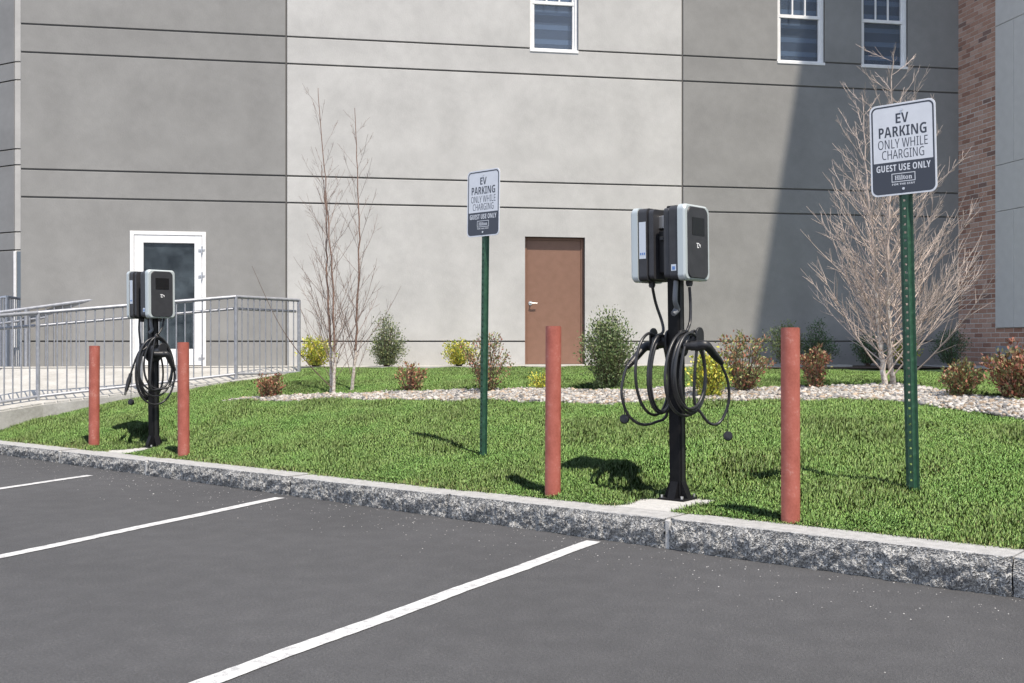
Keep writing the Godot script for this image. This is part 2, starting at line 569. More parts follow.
func pebble(seed_: int, div: int) -> ArrayMesh:      # a lumpy unit stone
	var r := RandomNumberGenerator.new()
	r.seed = seed_
	var sm := SphereMesh.new()
	sm.radius = 1.0
	sm.height = 2.0
	sm.radial_segments = 5 + div
	sm.rings = 2 + div
	var arr := sm.surface_get_arrays(0)
	var v: PackedVector3Array = arr[Mesh.ARRAY_VERTEX]
	var nz := FastNoiseLite.new()
	nz.seed = seed_
	nz.frequency = 0.55
	var sc := Vector3(r.randf_range(0.8, 1.2), r.randf_range(0.6, 0.9), r.randf_range(0.7, 1.1))
	for i in v.size():
		v[i] = v[i] * sc * (1.0 + 0.55 * nz.get_noise_3dv(v[i] * 1.3))
	var st := S()
	var idx: PackedInt32Array = arr[Mesh.ARRAY_INDEX]
	for k in range(0, idx.size(), 3):
		var a := v[idx[k]]
		var b := v[idx[k + 1]]
		var c := v[idx[k + 2]]
		var nn := (a - c).cross(a - b)
		if nn.length() < 1e-6: continue
		for p in [a, b, c]:
			st.set_color(Color.WHITE)
			st.set_normal((nn.normalized() + p.normalized() * 0.6).normalized())
			st.add_vertex(p)
	return st.commit()

func kerb_t(px: float) -> float:             # metres along the kerb front at a picture column
	var k := (px - CX) / F
	return (KA.x + k * KA.y) / -(KD.x + k * KD.y)

func kerb() -> void:
	var root := Node3D.new()
	root.name = "kerb"
	add_child(root)
	struct(root)
	var joints := [-9.0, -5.2, kerb_t(1013), kerb_t(668), kerb_t(448), kerb_t(291), kerb_t(146.5), kerb_t(60), 11.5, 14.0, 17.0]
	var wide := [false, false, false, true, false, false, true, true, false, false, false]
	var nz := FastNoiseLite.new()
	nz.seed = 77
	nz.frequency = 8.0
	nz.fractal_octaves = 4
	nz.fractal_gain = 0.75
	var big := FastNoiseLite.new()
	big.seed = 12
	big.frequency = 1.1
	var width := 0.25
	for b in joints.size() - 1:
		var t0: float = joints[b] + (0.016 if wide[b] else 0.003)
		var t1: float = joints[b + 1] - (0.016 if wide[b + 1] else 0.003)
		var near := t0 > -4.0 and t1 < 12.0
		var cell := 0.011 if near else 0.2
		var nc := int(ceil((t1 - t0) / cell))
		var nr := 20 if near else 3
		var tip := rng.randf_range(-0.006, 0.006)
		var pts := []
		for i in nc + 1:
			var t := lerpf(t0, t1, float(i) / nc)
			var top := kerb_top(t) + tip
			var col := []
			var seam := minf(t - t0, t1 - t)
			for j in nr + 1:
				var v := float(j) / nr
				var y := lerpf(-0.06, top - 0.006, v)
				var o := 0.036 * nz.get_noise_2d(t + y * 0.6, y * 0.8) + 0.02 * big.get_noise_2d(t, y * 3.0) + 0.022 * (1.0 - pow(absf(v * 2.0 - 1.0), 2.0))
				o *= clampf((1.0 - v) * 5.0, 0.15, 1.0)
				o -= 0.012 * (1.0 - smoothstep(0.0, 0.03, seam))
				var p := kp(t, -o)
				col.append(Vector3(p.x, y + 0.006 * nz.get_noise_2d(t * 1.3 + 40.0, y * 2.0), p.y))
			pts.append(col)
		# the rough split face
		var face := S()
		face.set_smooth_group(0 if near else -1)
		for i in nc:
			for j in nr:
				for e in [[0, 0], [0, 1], [1, 1], [0, 0], [1, 1], [1, 0]]:
					face.add_vertex(pts[i + e[0]][j + e[1]])
		face.generate_normals()
		var stone := obj("kerbstone", face, M.granite, root)
		# the sawn top, back and ends
		var body := S()
		for i in nc:
			var a: Vector3 = pts[i][nr]
			var c: Vector3 = pts[i + 1][nr]
			var ta := lerpf(t0, t1, float(i) / nc)
			var tb := lerpf(t0, t1, float(i + 1) / nc)
			var q0 := 0.008 + 0.004 * nz.get_noise_1d(ta * 3.0)
			var q1 := 0.008 + 0.004 * nz.get_noise_1d(tb * 3.0)
			var ya := kerb_top(ta) + tip
			var yb := kerb_top(tb) + tip
			var at := func(t, q, y):
				var p := kp(t, q)
				return Vector3(p.x, y, p.y)
			quad(body, a, c, at.call(tb, q1, yb), at.call(ta, q0, ya), Vector3.UP)
			quad(body, at.call(ta, q0, ya), at.call(tb, q1, yb), at.call(tb, width, yb), at.call(ta, width, ya), Vector3.UP)
			quad(body, at.call(ta, width, ya), at.call(tb, width, yb), at.call(tb, width, -0.1), at.call(ta, width, -0.1), Vector3(KN.x, 0, KN.y))
		for e in [t0, t1]:
			var y := kerb_top(e) + tip
			var p0 := kp(e, 0.004)
			var p1 := kp(e, width)
			quad(body, Vector3(p0.x, -0.1, p0.y), Vector3(p1.x, -0.1, p1.y), Vector3(p1.x, y - 0.001, p1.y), Vector3(p0.x, y - 0.001, p0.y), Vector3(KD.x, 0, KD.y) * (1.0 if e == t1 else -1.0))
		obj("sawn_top", body, M.granite_top, stone)
	for b in joints.size():
		if not wide[b]: continue
		var t: float = joints[b]
		var c := kp(t, width * 0.5 - 0.012)
		var y := kerb_top(t) - 0.006
		var m := S()
		box(m, Transform3D(Basis(Vector3(KD.x, 0, KD.y), Vector3.UP, Vector3(-KN.x, 0, -KN.y)), Vector3(c.x, y * 0.5 - 0.03, c.y)), Vector3(0.040, y + 0.06, width - 0.004), 0.008)
		obj("mortar_joint", m, M.mortar, root)

# ------------------------------------------------------------------ lawn, bed, paving
func ground() -> void:
	var front := [[222, 403], [300, 403], [400, 402], [520, 403], [640, 405], [760, 403], [840, 401], [900, 404], [960, 412], [1024, 421], [1120, 433]]
	var back := [[1120, 410], [1024, 404], [962, 397], [905, 388], [850, 389], [760, 391], [640, 393], [520, 391], [400, 394], [330, 396], [262, 399]]
	for e in front + back:
		var g := G(e[0], e[1])
		bed.append(Vector2(g.x, g.z))
	var st := S()
	st.set_smooth_group(0)
	var ts := []
	var t := -10.0
	while t < 16.0: ts.append(t); t += 0.2
	var qs := []
	var q := 0.235
	while q < 14.0: qs.append(q); q += 0.18
	for i in ts.size() - 1:
		for j in qs.size() - 1:
			var c := kp(ts[i], qs[j])
			if wall_n(c) < 0.6: continue
			for e in [[0, 0], [0, 1], [1, 1], [0, 0], [1, 1], [1, 0]]:
				var p := kp(ts[i + e[0]], qs[j + e[1]])
				st.add_vertex(Vector3(p.x, lawn_y(p.x, p.y), p.y))
	st.generate_normals()
	struct(obj("lawn", st, M.turf_soil))
	# soil under the stones of the bed
	var bs := S()
	var idx := Geometry2D.triangulate_polygon(bed)
	var fine := []
	for k in range(0, idx.size(), 3): fine.append([bed[idx[k]], bed[idx[k + 1]], bed[idx[k + 2]]])
	for lev in 4:
		var nx := []
		for f in fine:
			var a: Vector2 = f[0]; var b: Vector2 = f[1]; var c: Vector2 = f[2]
			# split the longest edge twice over, so that the sheet follows the bank
			var ab := (a + b) / 2; var bc := (b + c) / 2; var ca := (c + a) / 2
			nx.append_array([[a, ab, ca], [ab, b, bc], [ca, bc, c], [ab, bc, ca]])
		fine = nx
	for f in fine:
		var v := []
		for p in f: v.append(Vector3(p.x, lawn_y(p.x, p.y) + 0.012, p.y))
		tri(bs, v[0], v[1], v[2], Vector3.UP)
	struct(obj("planting_bed", bs, M.bed_soil))
	# paving strip and mulch along the wall
	var pv := S()
	quad(pv, W(-14, FLOOR, 0), W(5.0, FLOOR, 0), W(5.0, FLOOR, 0.95), W(-14, FLOOR, 0.95), Vector3.UP)
	quad(pv, W(-14, FLOOR, 0.95), W(5.0, FLOOR, 0.95), W(5.0, 0.6, 0.95), W(-14, 0.6, 0.95), Vector3(WN.x, 0, WN.y))
	struct(obj("pavement", pv, M.concrete))
	var mu := S()
	quad(mu, W(3.4, FLOOR - 0.032, 0), W(WING, FLOOR - 0.032, 0), W(WING, FLOOR - 0.032, 2.0), W(3.4, FLOOR - 0.032, 2.0), Vector3.UP)
	struct(obj("mulch_ground", mu, M.mulch))
	var walk := S()
	quad(walk, W(6.3, FLOOR - 0.026, 0.0), W(WING, FLOOR - 0.026, 0.0), W(WING, FLOOR - 0.026, 9.0), W(6.3, FLOOR - 0.026, 3.4), Vector3.UP)
	struct(obj("footpath", walk, M.paving))

func wall_n(p: Vector2) -> float: return (p - WP).dot(WN)
func wall_u(p: Vector2) -> float: return (p - WP).dot(WU)

func leaf_quad(st: SurfaceTool, p: Vector3, dir: Vector3, side: Vector3, l: float, w: float, c: Color) -> void:
	var n := dir.cross(side).normalized()
	var a := p
	var b := p + dir * l * 0.45 + side * w * 0.5 + n * l * 0.06
	var d := p + dir * l * 0.45 - side * w * 0.5 + n * l * 0.06
	var e := p + dir * l - n * l * 0.05
	for v in [a, b, e, a, e, d]:
		st.set_color(c)
		st.set_normal(n)
		st.add_vertex(v)

func tuft(seed_: int, blades: int, dry: float) -> ArrayMesh:
	var r := RandomNumberGenerator.new()
	r.seed = seed_
	var st := S()
	for i in blades:
		var az := r.randf() * TAU
		var base := Vector3(r.randfn(0, 0.024), -0.004, r.randfn(0, 0.024))
		var h := r.randf_range(0.024, 0.052)
		var lean := r.randf_range(0.15, 0.8)
		var out := Vector3(cos(az), 0, sin(az))
		var sd := Vector3(-sin(az), 0, cos(az))
		var w := r.randf_range(0.0018, 0.0031)
		var g := r.randf_range(0.75, 1.25)
		var c := Color(0.225 * g, 0.42 * g, 0.108 * g) if r.randf() > dry else Color(0.46 * g, 0.45 * g, 0.22 * g)
		if r.randf() < 0.25: c = Color(0.34 * g, 0.52 * g, 0.15 * g)
		var p := [base, base + Vector3(0, h * 0.55, 0) + out * h * lean * 0.25, base + Vector3(0, h * 0.93, 0) + out * h * lean * 0.75]
		var ww := [w, w * 0.85, 0.0]
		for k in 2:
			var n := sd.cross(p[k + 1] - p[k]).normalized()
			n = (n + Vector3.UP * 2.0).normalized()
			var a: Vector3 = p[k] - sd * ww[k]
			var b: Vector3 = p[k] + sd * ww[k]
			var e: Vector3 = p[k + 1] + sd * ww[k + 1]
			var d: Vector3 = p[k + 1] - sd * ww[k + 1]
			var vs := [a, b, e, a, e, d] if k == 0 else [a, b, e]
			for v in vs:
				st.set_color(c)
				st.set_normal(n)
				st.add_vertex(v)
	return st.commit()

func grass_and_gravel() -> void:
	var patch := FastNoiseLite.new()
	patch.seed = 31
	patch.frequency = 0.9
	patch.fractal_octaves = 3
	var pads := [G(680, 503), G(153, 450)]
	var spots := [[], [], [], []]
	var tries := 400000
	for i in tries:
		var t := rng.randf_range(-4.5, 11.5)
		var q := 0.25 + 9.3 * pow(rng.randf(), 1.15)
		var p := kp(t, q)
		# only where the camera, or one a few steps aside, can see it
		var d := -p.y
		if absf(p.x) > d * 0.56 + 0.8: continue
		var n := wall_n(p)
		if n < 1.0: continue
		if n < 2.0 and wall_u(p) > 3.4: continue
		if wall_u(p) > 6.0 and n < 3.6 + (wall_u(p) - 6.3) * 4.0: continue
		if in_ramp(p): continue
		if Geometry2D.is_point_in_polygon(p + Vector2(patch.get_noise_2d(p.x * 9, p.y * 9), patch.get_noise_2d(p.x * 9 + 50, p.y * 9)) * 0.12, bed): continue
		var on_pad := false
		for g in pads:
			var e := p - Vector2(g.x, g.z)
			if absf(e.dot(KD)) < 0.27 + patch.get_noise_2d(p.x * 14, p.y * 14) * 0.14 and e.dot(KN) < 0.20 + patch.get_noise_2d(p.x * 11, p.y * 17) * 0.12: on_pad = true
		if on_pad: continue
		var v := patch.get_noise_2d(p.x, p.y)
		var k := 0 if v < -0.05 else 1 if v < 0.22 else 2
		if rng.randf() < 0.3: k = rng.randi() % 3
		if q < 0.34 and rng.randf() < 0.5: k = 3
		spots[k].append([p, v])
	var root := Node3D.new()
	root.name = "grass"
	add_child(root)
	root.set_meta("kind", "stuff")
	tag(root, "short green turf covering the bank behind the granite kerb", "grass")
	var total := 0
	for k in 4:
		var mm := MultiMesh.new()
		mm.transform_format = MultiMesh.TRANSFORM_3D
		mm.use_colors = true
		mm.mesh = tuft(100 + k, 22, [0.01, 0.02, 0.05, 0.3][k])
		mm.instance_count = spots[k].size()
		for i in spots[k].size():
			var p: Vector2 = spots[k][i][0]
			var v: float = spots[k][i][1]
			var s := rng.randf_range(0.75, 1.2)
			var hgt := s * (1.0 + v * 0.8)
			mm.set_instance_transform(i, Transform3D(Basis(Vector3.UP, rng.randf() * TAU).scaled(Vector3(s, hgt, s)), Vector3(p.x, lawn_y(p.x, p.y), p.y)))
			var b := rng.randf_range(0.85, 1.12) * (1.0 - v * 0.28)
			mm.set_instance_color(i, Color(b * (1.0 + v * 0.14), b, b))
		var mi := MultiMeshInstance3D.new()
		mi.name = "grass_tufts"
		mi.multimesh = mm
		mi.material_override = M.grass
		root.add_child(mi, true)
		total += spots[k].size()
	print("grass tufts ", total)
	# stones of the bed
	var gr := Node3D.new()
	gr.name = "gravel"
	add_child(gr)
	gr.set_meta("kind", "stuff")
	tag(gr, "pale river stones filling the curved planting bed across the lawn", "gravel")
	var lo := bed[0]
	var hi := bed[0]
	for p in bed:
		lo = lo.min(p)
		hi = hi.max(p)
	for k in 6:
		var places := []
		for i in 48000:
			var p := Vector2(rng.randf_range(lo.x, hi.x), rng.randf_range(lo.y, hi.y))
			var o := Vector2(rng.randfn(0, 0.03), rng.randfn(0, 0.03))
			if Geometry2D.is_point_in_polygon(p + o, bed): places.append(p)
		var mm := MultiMesh.new()
		mm.transform_format = MultiMesh.TRANSFORM_3D
		mm.use_colors = true
		mm.mesh = pebble(200 + k, 2)
		mm.instance_count = places.size()
		for i in places.size():
			var p: Vector2 = places[i]
			var s := rng.randf_range(0.008, 0.019)
			if rng.randf() < 0.12: s *= 1.7
			var b := Basis(Vector3(rng.randfn(0, 0.3), 1, rng.randfn(0, 0.3)).normalized(), rng.randf() * TAU).scaled(Vector3.ONE * s)
			mm.set_instance_transform(i, Transform3D(b, Vector3(p.x, lawn_y(p.x, p.y) + 0.012 + rng.randf() * 0.022, p.y)))
			var v := rng.randf_range(0.18, 0.50)
			var c := Color(v, v * 0.94, v * 0.86)
			if rng.randf() < 0.2: c = Color(v * 0.85, v * 0.66, v * 0.48)
			elif rng.randf() < 0.2: c = Color(v * 0.45, v * 0.44, v * 0.43)
			mm.set_instance_color(i, c)
		var mi := MultiMeshInstance3D.new()
		mi.name = "river_stones"
		mi.multimesh = mm
		mi.material_override = M.stone
		gr.add_child(mi, true)
		total += places.size()
	print("grass and stones ", total)

# ------------------------------------------------------------------ the building
# a flat panel with a chamfered rim and rectangular openings, in wall coordinates: holes = [t0, t1, y0, y1]
func wall_panel(t0: float, t1: float, y0: float, y1: float, holes: Array, face := 0.0, depth := 0.22) -> SurfaceTool:
	var st := S()
	var c := 0.006
	var xs := [t0 + c, t1 - c]
	var ys := [y0 + c, y1 - c]
	for h in holes:
		for v in [h[0], h[1]]: xs.append(clampf(v, t0 + c, t1 - c))
		for v in [h[2], h[3]]: ys.append(clampf(v, y0 + c, y1 - c))
	xs.sort()
	ys.sort()
	var out := Vector3(WN.x, 0, WN.y)
	var along := Vector3(WU.x, 0, WU.y)
	for i in xs.size() - 1:
		for j in ys.size() - 1:
			if xs[i + 1] - xs[i] < 1e-4 or ys[j + 1] - ys[j] < 1e-4: continue
			var mx: float = (xs[i] + xs[i + 1]) / 2
			var my: float = (ys[j] + ys[j + 1]) / 2
			var open := false
			for h in holes:
				if mx > h[0] and mx < h[1] and my > h[2] and my < h[3]: open = true
			if not open:
				quad(st, W(xs[i], ys[j], face), W(xs[i + 1], ys[j], face), W(xs[i + 1], ys[j + 1], face), W(xs[i], ys[j + 1], face), out)
	for h in holes:      # reveals
		var a0: float = clampf(h[0], t0, t1); var a1: float = clampf(h[1], t0, t1)
		var b0: float = clampf(h[2], y0, y1); var b1: float = clampf(h[3], y0, y1)
		if h[0] >= t0: quad(st, W(a0, b0, face), W(a0, b1, face), W(a0, b1, face - depth), W(a0, b0, face - depth), along)
		if h[1] <= t1: quad(st, W(a1, b0, face), W(a1, b1, face), W(a1, b1, face - depth), W(a1, b0, face - depth), -along)
		if h[3] <= y1: quad(st, W(a0, b1, face), W(a1, b1, face), W(a1, b1, face - depth), W(a0, b1, face - depth), Vector3.DOWN)
		if h[2] > y0: quad(st, W(a0, b0, face), W(a1, b0, face), W(a1, b0, face - depth), W(a0, b0, face - depth), Vector3.UP)
	# chamfers and edges of the panel, left open where an opening cuts the rim
	var rim := func(p0: Vector2, p1: Vector2, q0: Vector2, q1: Vector2, dirv: Vector3):
		quad(st, W(q0.x, q0.y, face), W(q1.x, q1.y, face), W(p1.x, p1.y, face - c), W(p0.x, p0.y, face - c), out + dirv)
		quad(st, W(p0.x, p0.y, face - c), W(p1.x, p1.y, face - c), W(p1.x, p1.y, face - 0.04), W(p0.x, p0.y, face - 0.04), dirv)
	for side in [[y0, y0 + c, Vector3.DOWN], [y1, y1 - c, Vector3.UP]]:
		for i in xs.size() - 1:
			var mx: float = (xs[i] + xs[i + 1]) / 2
			var open := false
			for h in holes:
				if mx > h[0] and mx < h[1] and side[0] >= h[2] - 0.01 and side[0] <= h[3] + 0.01: open = true
			if not open and xs[i + 1] - xs[i] > 1e-4: rim.call(Vector2(xs[i], side[0]), Vector2(xs[i + 1], side[0]), Vector2(xs[i], side[1]), Vector2(xs[i + 1], side[1]), side[2])
	rim.call(Vector2(t0, y0), Vector2(t0, y1), Vector2(t0 + c, y0 + c), Vector2(t0 + c, y1 - c), -along)
	rim.call(Vector2(t1, y0), Vector2(t1, y1), Vector2(t1 - c, y0 + c), Vector2(t1 - c, y1 - c), along)
	return st

func wall_box(st: SurfaceTool, t0: float, t1: float, y0: float, y1: float, n0: float, n1: float, r := 0.0) -> void:
	box(st, Transform3D(Basis(Vector3(WU.x, 0, WU.y), Vector3.UP, Vector3(WN.x, 0, WN.y)), W((t0 + t1) / 2, (y0 + y1) / 2, (n0 + n1) / 2)), Vector3(t1 - t0, y1 - y0, n1 - n0), r)

func building() -> void:
	var b := thing("hotel_building", "grey stucco hotel wall with scored joints, brown door and white glazed door", "building")
	var top := CH + 14.2
	var tl := wall_t(20.5)
	var t286 := wall_t(286.3)
	var t683 := wall_t(682.5)
	# openings
	var door := [wall_t(525), wall_t(585), FLOOR, wall_h(555, 237)]
	var wdoor := [wall_t(130), wall_t(206), FLOOR, wall_h(168, 231.5)]
	var wins := []
	for e in [[530.0, 578.5, 50.3], [777.5, 825.0, 64.0], [861.5, 908.0, 67.5]]:
		var sill: float = CH + 4.955
		wins.append([wall_t(e[0]), wall_t(e[1]), sill, sill + 1.62])
	for k in 1:        # the same bays one storey higher
		for e in 3: wins.append([wins[e][0], wins[e][1], wins[e][2] + 4.6 * (k + 1), wins[e][3] + 4.6 * (k + 1)])
	var holes := [door, wdoor] + wins
	# backing wall, recessed behind the joints, cut at the openings
	var rows := [FLOOR - 0.5, CH + 0.0, CH + 2.28, CH + 2.72, CH + 4.565, CH + 5.01, CH + 6.88, CH + 7.3, CH + 9.17, CH + 9.61, CH + 11.5, CH + 11.9, top]
	var core := wall_panel(tl, WING, FLOOR - 0.5, top, holes, -0.016, 0.25)
	obj("joint_backing", core, M.joint, b)
	var shell := S()
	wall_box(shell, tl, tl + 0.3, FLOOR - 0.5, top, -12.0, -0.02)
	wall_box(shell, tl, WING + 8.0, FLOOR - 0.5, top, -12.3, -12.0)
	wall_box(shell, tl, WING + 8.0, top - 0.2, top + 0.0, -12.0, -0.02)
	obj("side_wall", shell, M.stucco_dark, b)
	var g := 0.013      # half a joint
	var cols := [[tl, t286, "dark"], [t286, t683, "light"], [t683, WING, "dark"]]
	for c in cols:
		for r in rows.size() - 1:
			var y0: float = rows[r] + g
			var y1: float = rows[r + 1] - g
			var a0: float = c[0] + (0.0 if c[0] == tl else g)
			var a1: float = c[1] - (0.0 if c[1] == WING else g)
			var mine := []
			for h in holes:
				if h[1] > a0 and h[0] < a1 and h[3] > y0 and h[2] < y1 - 0.0: mine.append(h)
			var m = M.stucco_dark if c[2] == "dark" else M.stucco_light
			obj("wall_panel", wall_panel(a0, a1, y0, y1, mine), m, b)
	brown_door(b, door)
	glazed_door(b, wdoor)
	for k in wins.size(): sash_window(b, wins[k])

func brown_door(b: Node3D, h: Array) -> void:
	var d := sub("door", b)
	d.set_meta("label", "plain brown steel door in a recessed opening")
	var f := S()
	var n0 := -0.19
	var n1 := -0.095
	wall_box(f, h[0], h[0] + 0.05, h[2], h[3], n0, n1, 0.004)
	wall_box(f, h[1] - 0.05, h[1], h[2], h[3], n0, n1, 0.004)
	wall_box(f, h[0] + 0.05, h[1] - 0.05, h[3] - 0.05, h[3], n0, n1, 0.004)
	obj("frame", f, M.brown_door, d)
	var l := S()
	wall_box(l, h[0] + 0.053, h[1] - 0.053, h[2] + 0.012, h[3] - 0.053, n0 + 0.02, n1 - 0.012, 0.003)
	obj("leaf", l, M.brown_door, d)
	var s := S()
	wall_box(s, h[0], h[1], h[2] - 0.04, h[2] + 0.008, -0.2, 0.03, 0.003)
	obj("sill", s, M.concrete, d)
	var t: float = h[0] + 0.115
	var y := wall_h(530, 303)
	var k := S()
	tube(k, [W(t, y, n1 - 0.012), W(t, y, n1 - 0.004)], 0.034, 16)
	tube(k, [W(t, y, n1 - 0.004), W(t, y, n1 + 0.045)], 0.012, 10)
	tube(k, spline([W(t - 0.012, y, n1 + 0.045), W(t + 0.03, y, n1 + 0.05), W(t + 0.11, y - 0.004, n1 + 0.046)], 4), 0.010, 8)
	obj("handle", k, M.lever, d)

func glazed_door(b: Node3D, h: Array) -> void:
	var d := sub("door", b)
	d.set_meta("label", "white framed door with one tall dark glass pane")
	var f := S()
	wall_box(f, h[0], h[0] + 0.06, h[2], h[3], -0.2, 0.02, 0.004)
	wall_box(f, h[1] - 0.06, h[1], h[2], h[3], -0.2, 0.02, 0.004)
	wall_box(f, h[0] + 0.06, h[1] - 0.06, h[3] - 0.06, h[3], -0.2, 0.02, 0.004)
	obj("frame", f, M.white_paint, d)
	var g0 := wall_t(143.5)
	var g1 := wall_t(194.5)
	var gy0 := wall_h(168, 349)
	var gy1 := wall_h(168, 243)
	var l := S()
	var a0: float = h[0] + 0.065
	var a1: float = h[1] - 0.065
	wall_box(l, a0, g0, h[2] + 0.015, h[3] - 0.065, -0.05, 0.012, 0.004)
	wall_box(l, g1, a1, h[2] + 0.015, h[3] - 0.065, -0.05, 0.012, 0.004)
	wall_box(l, g0, g1, h[2] + 0.015, gy0, -0.05, 0.012, 0.004)
	wall_box(l, g0, g1, gy1, h[3] - 0.065, -0.05, 0.012, 0.004)
	obj("leaf", l, M.white_paint, d)
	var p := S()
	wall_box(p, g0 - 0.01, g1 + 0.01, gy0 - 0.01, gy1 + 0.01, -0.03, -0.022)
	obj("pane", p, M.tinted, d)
	# the passage behind the glass: back wall, sides, floor and ceiling
	var cu := S()
	wall_box(cu, h[0] - 0.6, h[1] + 0.6, h[2] - 0.2, h[3] + 0.4, -3.1, -3.0)
	wall_box(cu, h[0] - 0.7, h[0] - 0.6, h[2] - 0.2, h[3] + 0.4, -3.1, -0.27)
	wall_box(cu, h[1] + 0.6, h[1] + 0.7, h[2] - 0.2, h[3] + 0.4, -3.1, -0.27)
	wall_box(cu, h[0] - 0.7, h[1] + 0.7, h[2] - 0.3, h[2] - 0.2, -3.1, -0.27)
	wall_box(cu, h[0] - 0.7, h[1] + 0.7, h[3] + 0.4, h[3] + 0.5, -3.1, -0.27)
	obj("passage", cu, M.passage, d)
	for py in [250.0, 276.0, 358.0]:
		var y := wall_h(205, py)
		var k := S()
		tube(k, [W(a1 + 0.005, y - 0.06, 0.026), W(a1 + 0.005, y + 0.06, 0.026)], 0.013, 10)
		wall_box(k, a1 - 0.05, a1 + 0.05, y - 0.015, y + 0.015, 0.012, 0.03, 0.003)
		obj("hinge", k, M.steel, d)

func sash_window(b: Node3D, h: Array) -> void:
	var w := sub("window", b)
	var w0: float = h[0]; var w1: float = h[1]; var y0: float = h[2]; var y1: float = h[3]
	var n0 := -0.15
	var n1 := -0.055
	var fw := 0.055
	var f := S()
	wall_box(f, w0, w0 + fw, y0, y1, n0, n1, 0.004)
	wall_box(f, w1 - fw, w1, y0, y1, n0, n1, 0.004)
	wall_box(f, w0 + fw, w1 - fw, y1 - fw, y1, n0, n1, 0.004)
	obj("frame", f, M.white_paint, w)
	var s := S()
	wall_box(s, w0, w1, y0, y0 + 0.05, n0, 0.012, 0.004)
	obj("sill", s, M.white_paint, w)
	var mid := y0 + 0.87
	var i0 := w0 + fw
	var i1 := w1 - fw
	var lo := S()
	wall_box(lo, i0, i1, mid - 0.03, mid + 0.03, n0 + 0.02, n1 - 0.014, 0.004)
	wall_box(lo, i0, i0 + 0.035, y0 + 0.05, mid - 0.03, n0 + 0.02, n1 - 0.02, 0.003)
	wall_box(lo, i1 - 0.035, i1, y0 + 0.05, mid - 0.03, n0 + 0.02, n1 - 0.02, 0.003)
	wall_box(lo, i0 + 0.035, i1 - 0.035, y0 + 0.05, y0 + 0.085, n0 + 0.02, n1 - 0.02, 0.003)
	obj("lower_sash", lo, M.white_paint, w)
	var up := S()
	wall_box(up, i0, i0 + 0.035, mid + 0.03, y1 - fw, n0, n1 - 0.04, 0.003)
	obj("sash_stile", up, M.white_paint, w)
	up = S()
	wall_box(up, i1 - 0.035, i1, mid + 0.03, y1 - fw, n0, n1 - 0.04, 0.003)
	obj("sash_stile", up, M.white_paint, w)
	for k in [1, 2]:
		var c := lerpf(i0 + 0.035, i1 - 0.035, k / 3.0)
		var mt := S()
		wall_box(mt, c - 0.013, c + 0.013, mid + 0.03, y1 - fw, n0 + 0.01, n1 - 0.045, 0.003)
		obj("muntin", mt, M.white_paint, w)
	var pl := S()
	wall_box(pl, i0 + 0.02, i1 - 0.02, y0 + 0.07, mid - 0.02, n0 + 0.04, n0 + 0.046)
	obj("pane", pl, M.glass, w)
	var pu := S()
	wall_box(pu, i0 + 0.02, i1 - 0.02, mid + 0.02, y1 - fw - 0.002, n0 + 0.02, n0 + 0.026)
	obj("pane", pu, M.glass, w)
	# banded roller shade hanging inside
	var a := S()
	var c2 := S()
	var y := y0 + 0.03
	var k2 := 0
	while y < y1 - 0.02:
		var hh := 0.165 if k2 % 2 == 0 else 0.085
		wall_box(a if k2 % 2 == 0 else c2, w0 + 0.02, w1 - 0.02, y, minf(y + hh, y1 - 0.01), -0.215, -0.205 + (0.003 if k2 % 2 else 0.0))
		y += hh
		k2 += 1
	obj("shade", a, M.shade_dark, w)
	obj("shade_band", c2, M.shade_light, w)

# ------------------------------------------------------------------ the brick wing
func V(n: float, y: float, u: float) -> Vector3: return W(WING + u, y, n)      # wing coordinates: out from the wall, up, into the wing

func wing_box(st: SurfaceTool, n0: float, n1: float, y0: float, y1: float, u0: float, u1: float, r := 0.0) -> void:
	wall_box(st, WING + u0, WING + u1, y0, y1, n0, n1, r)

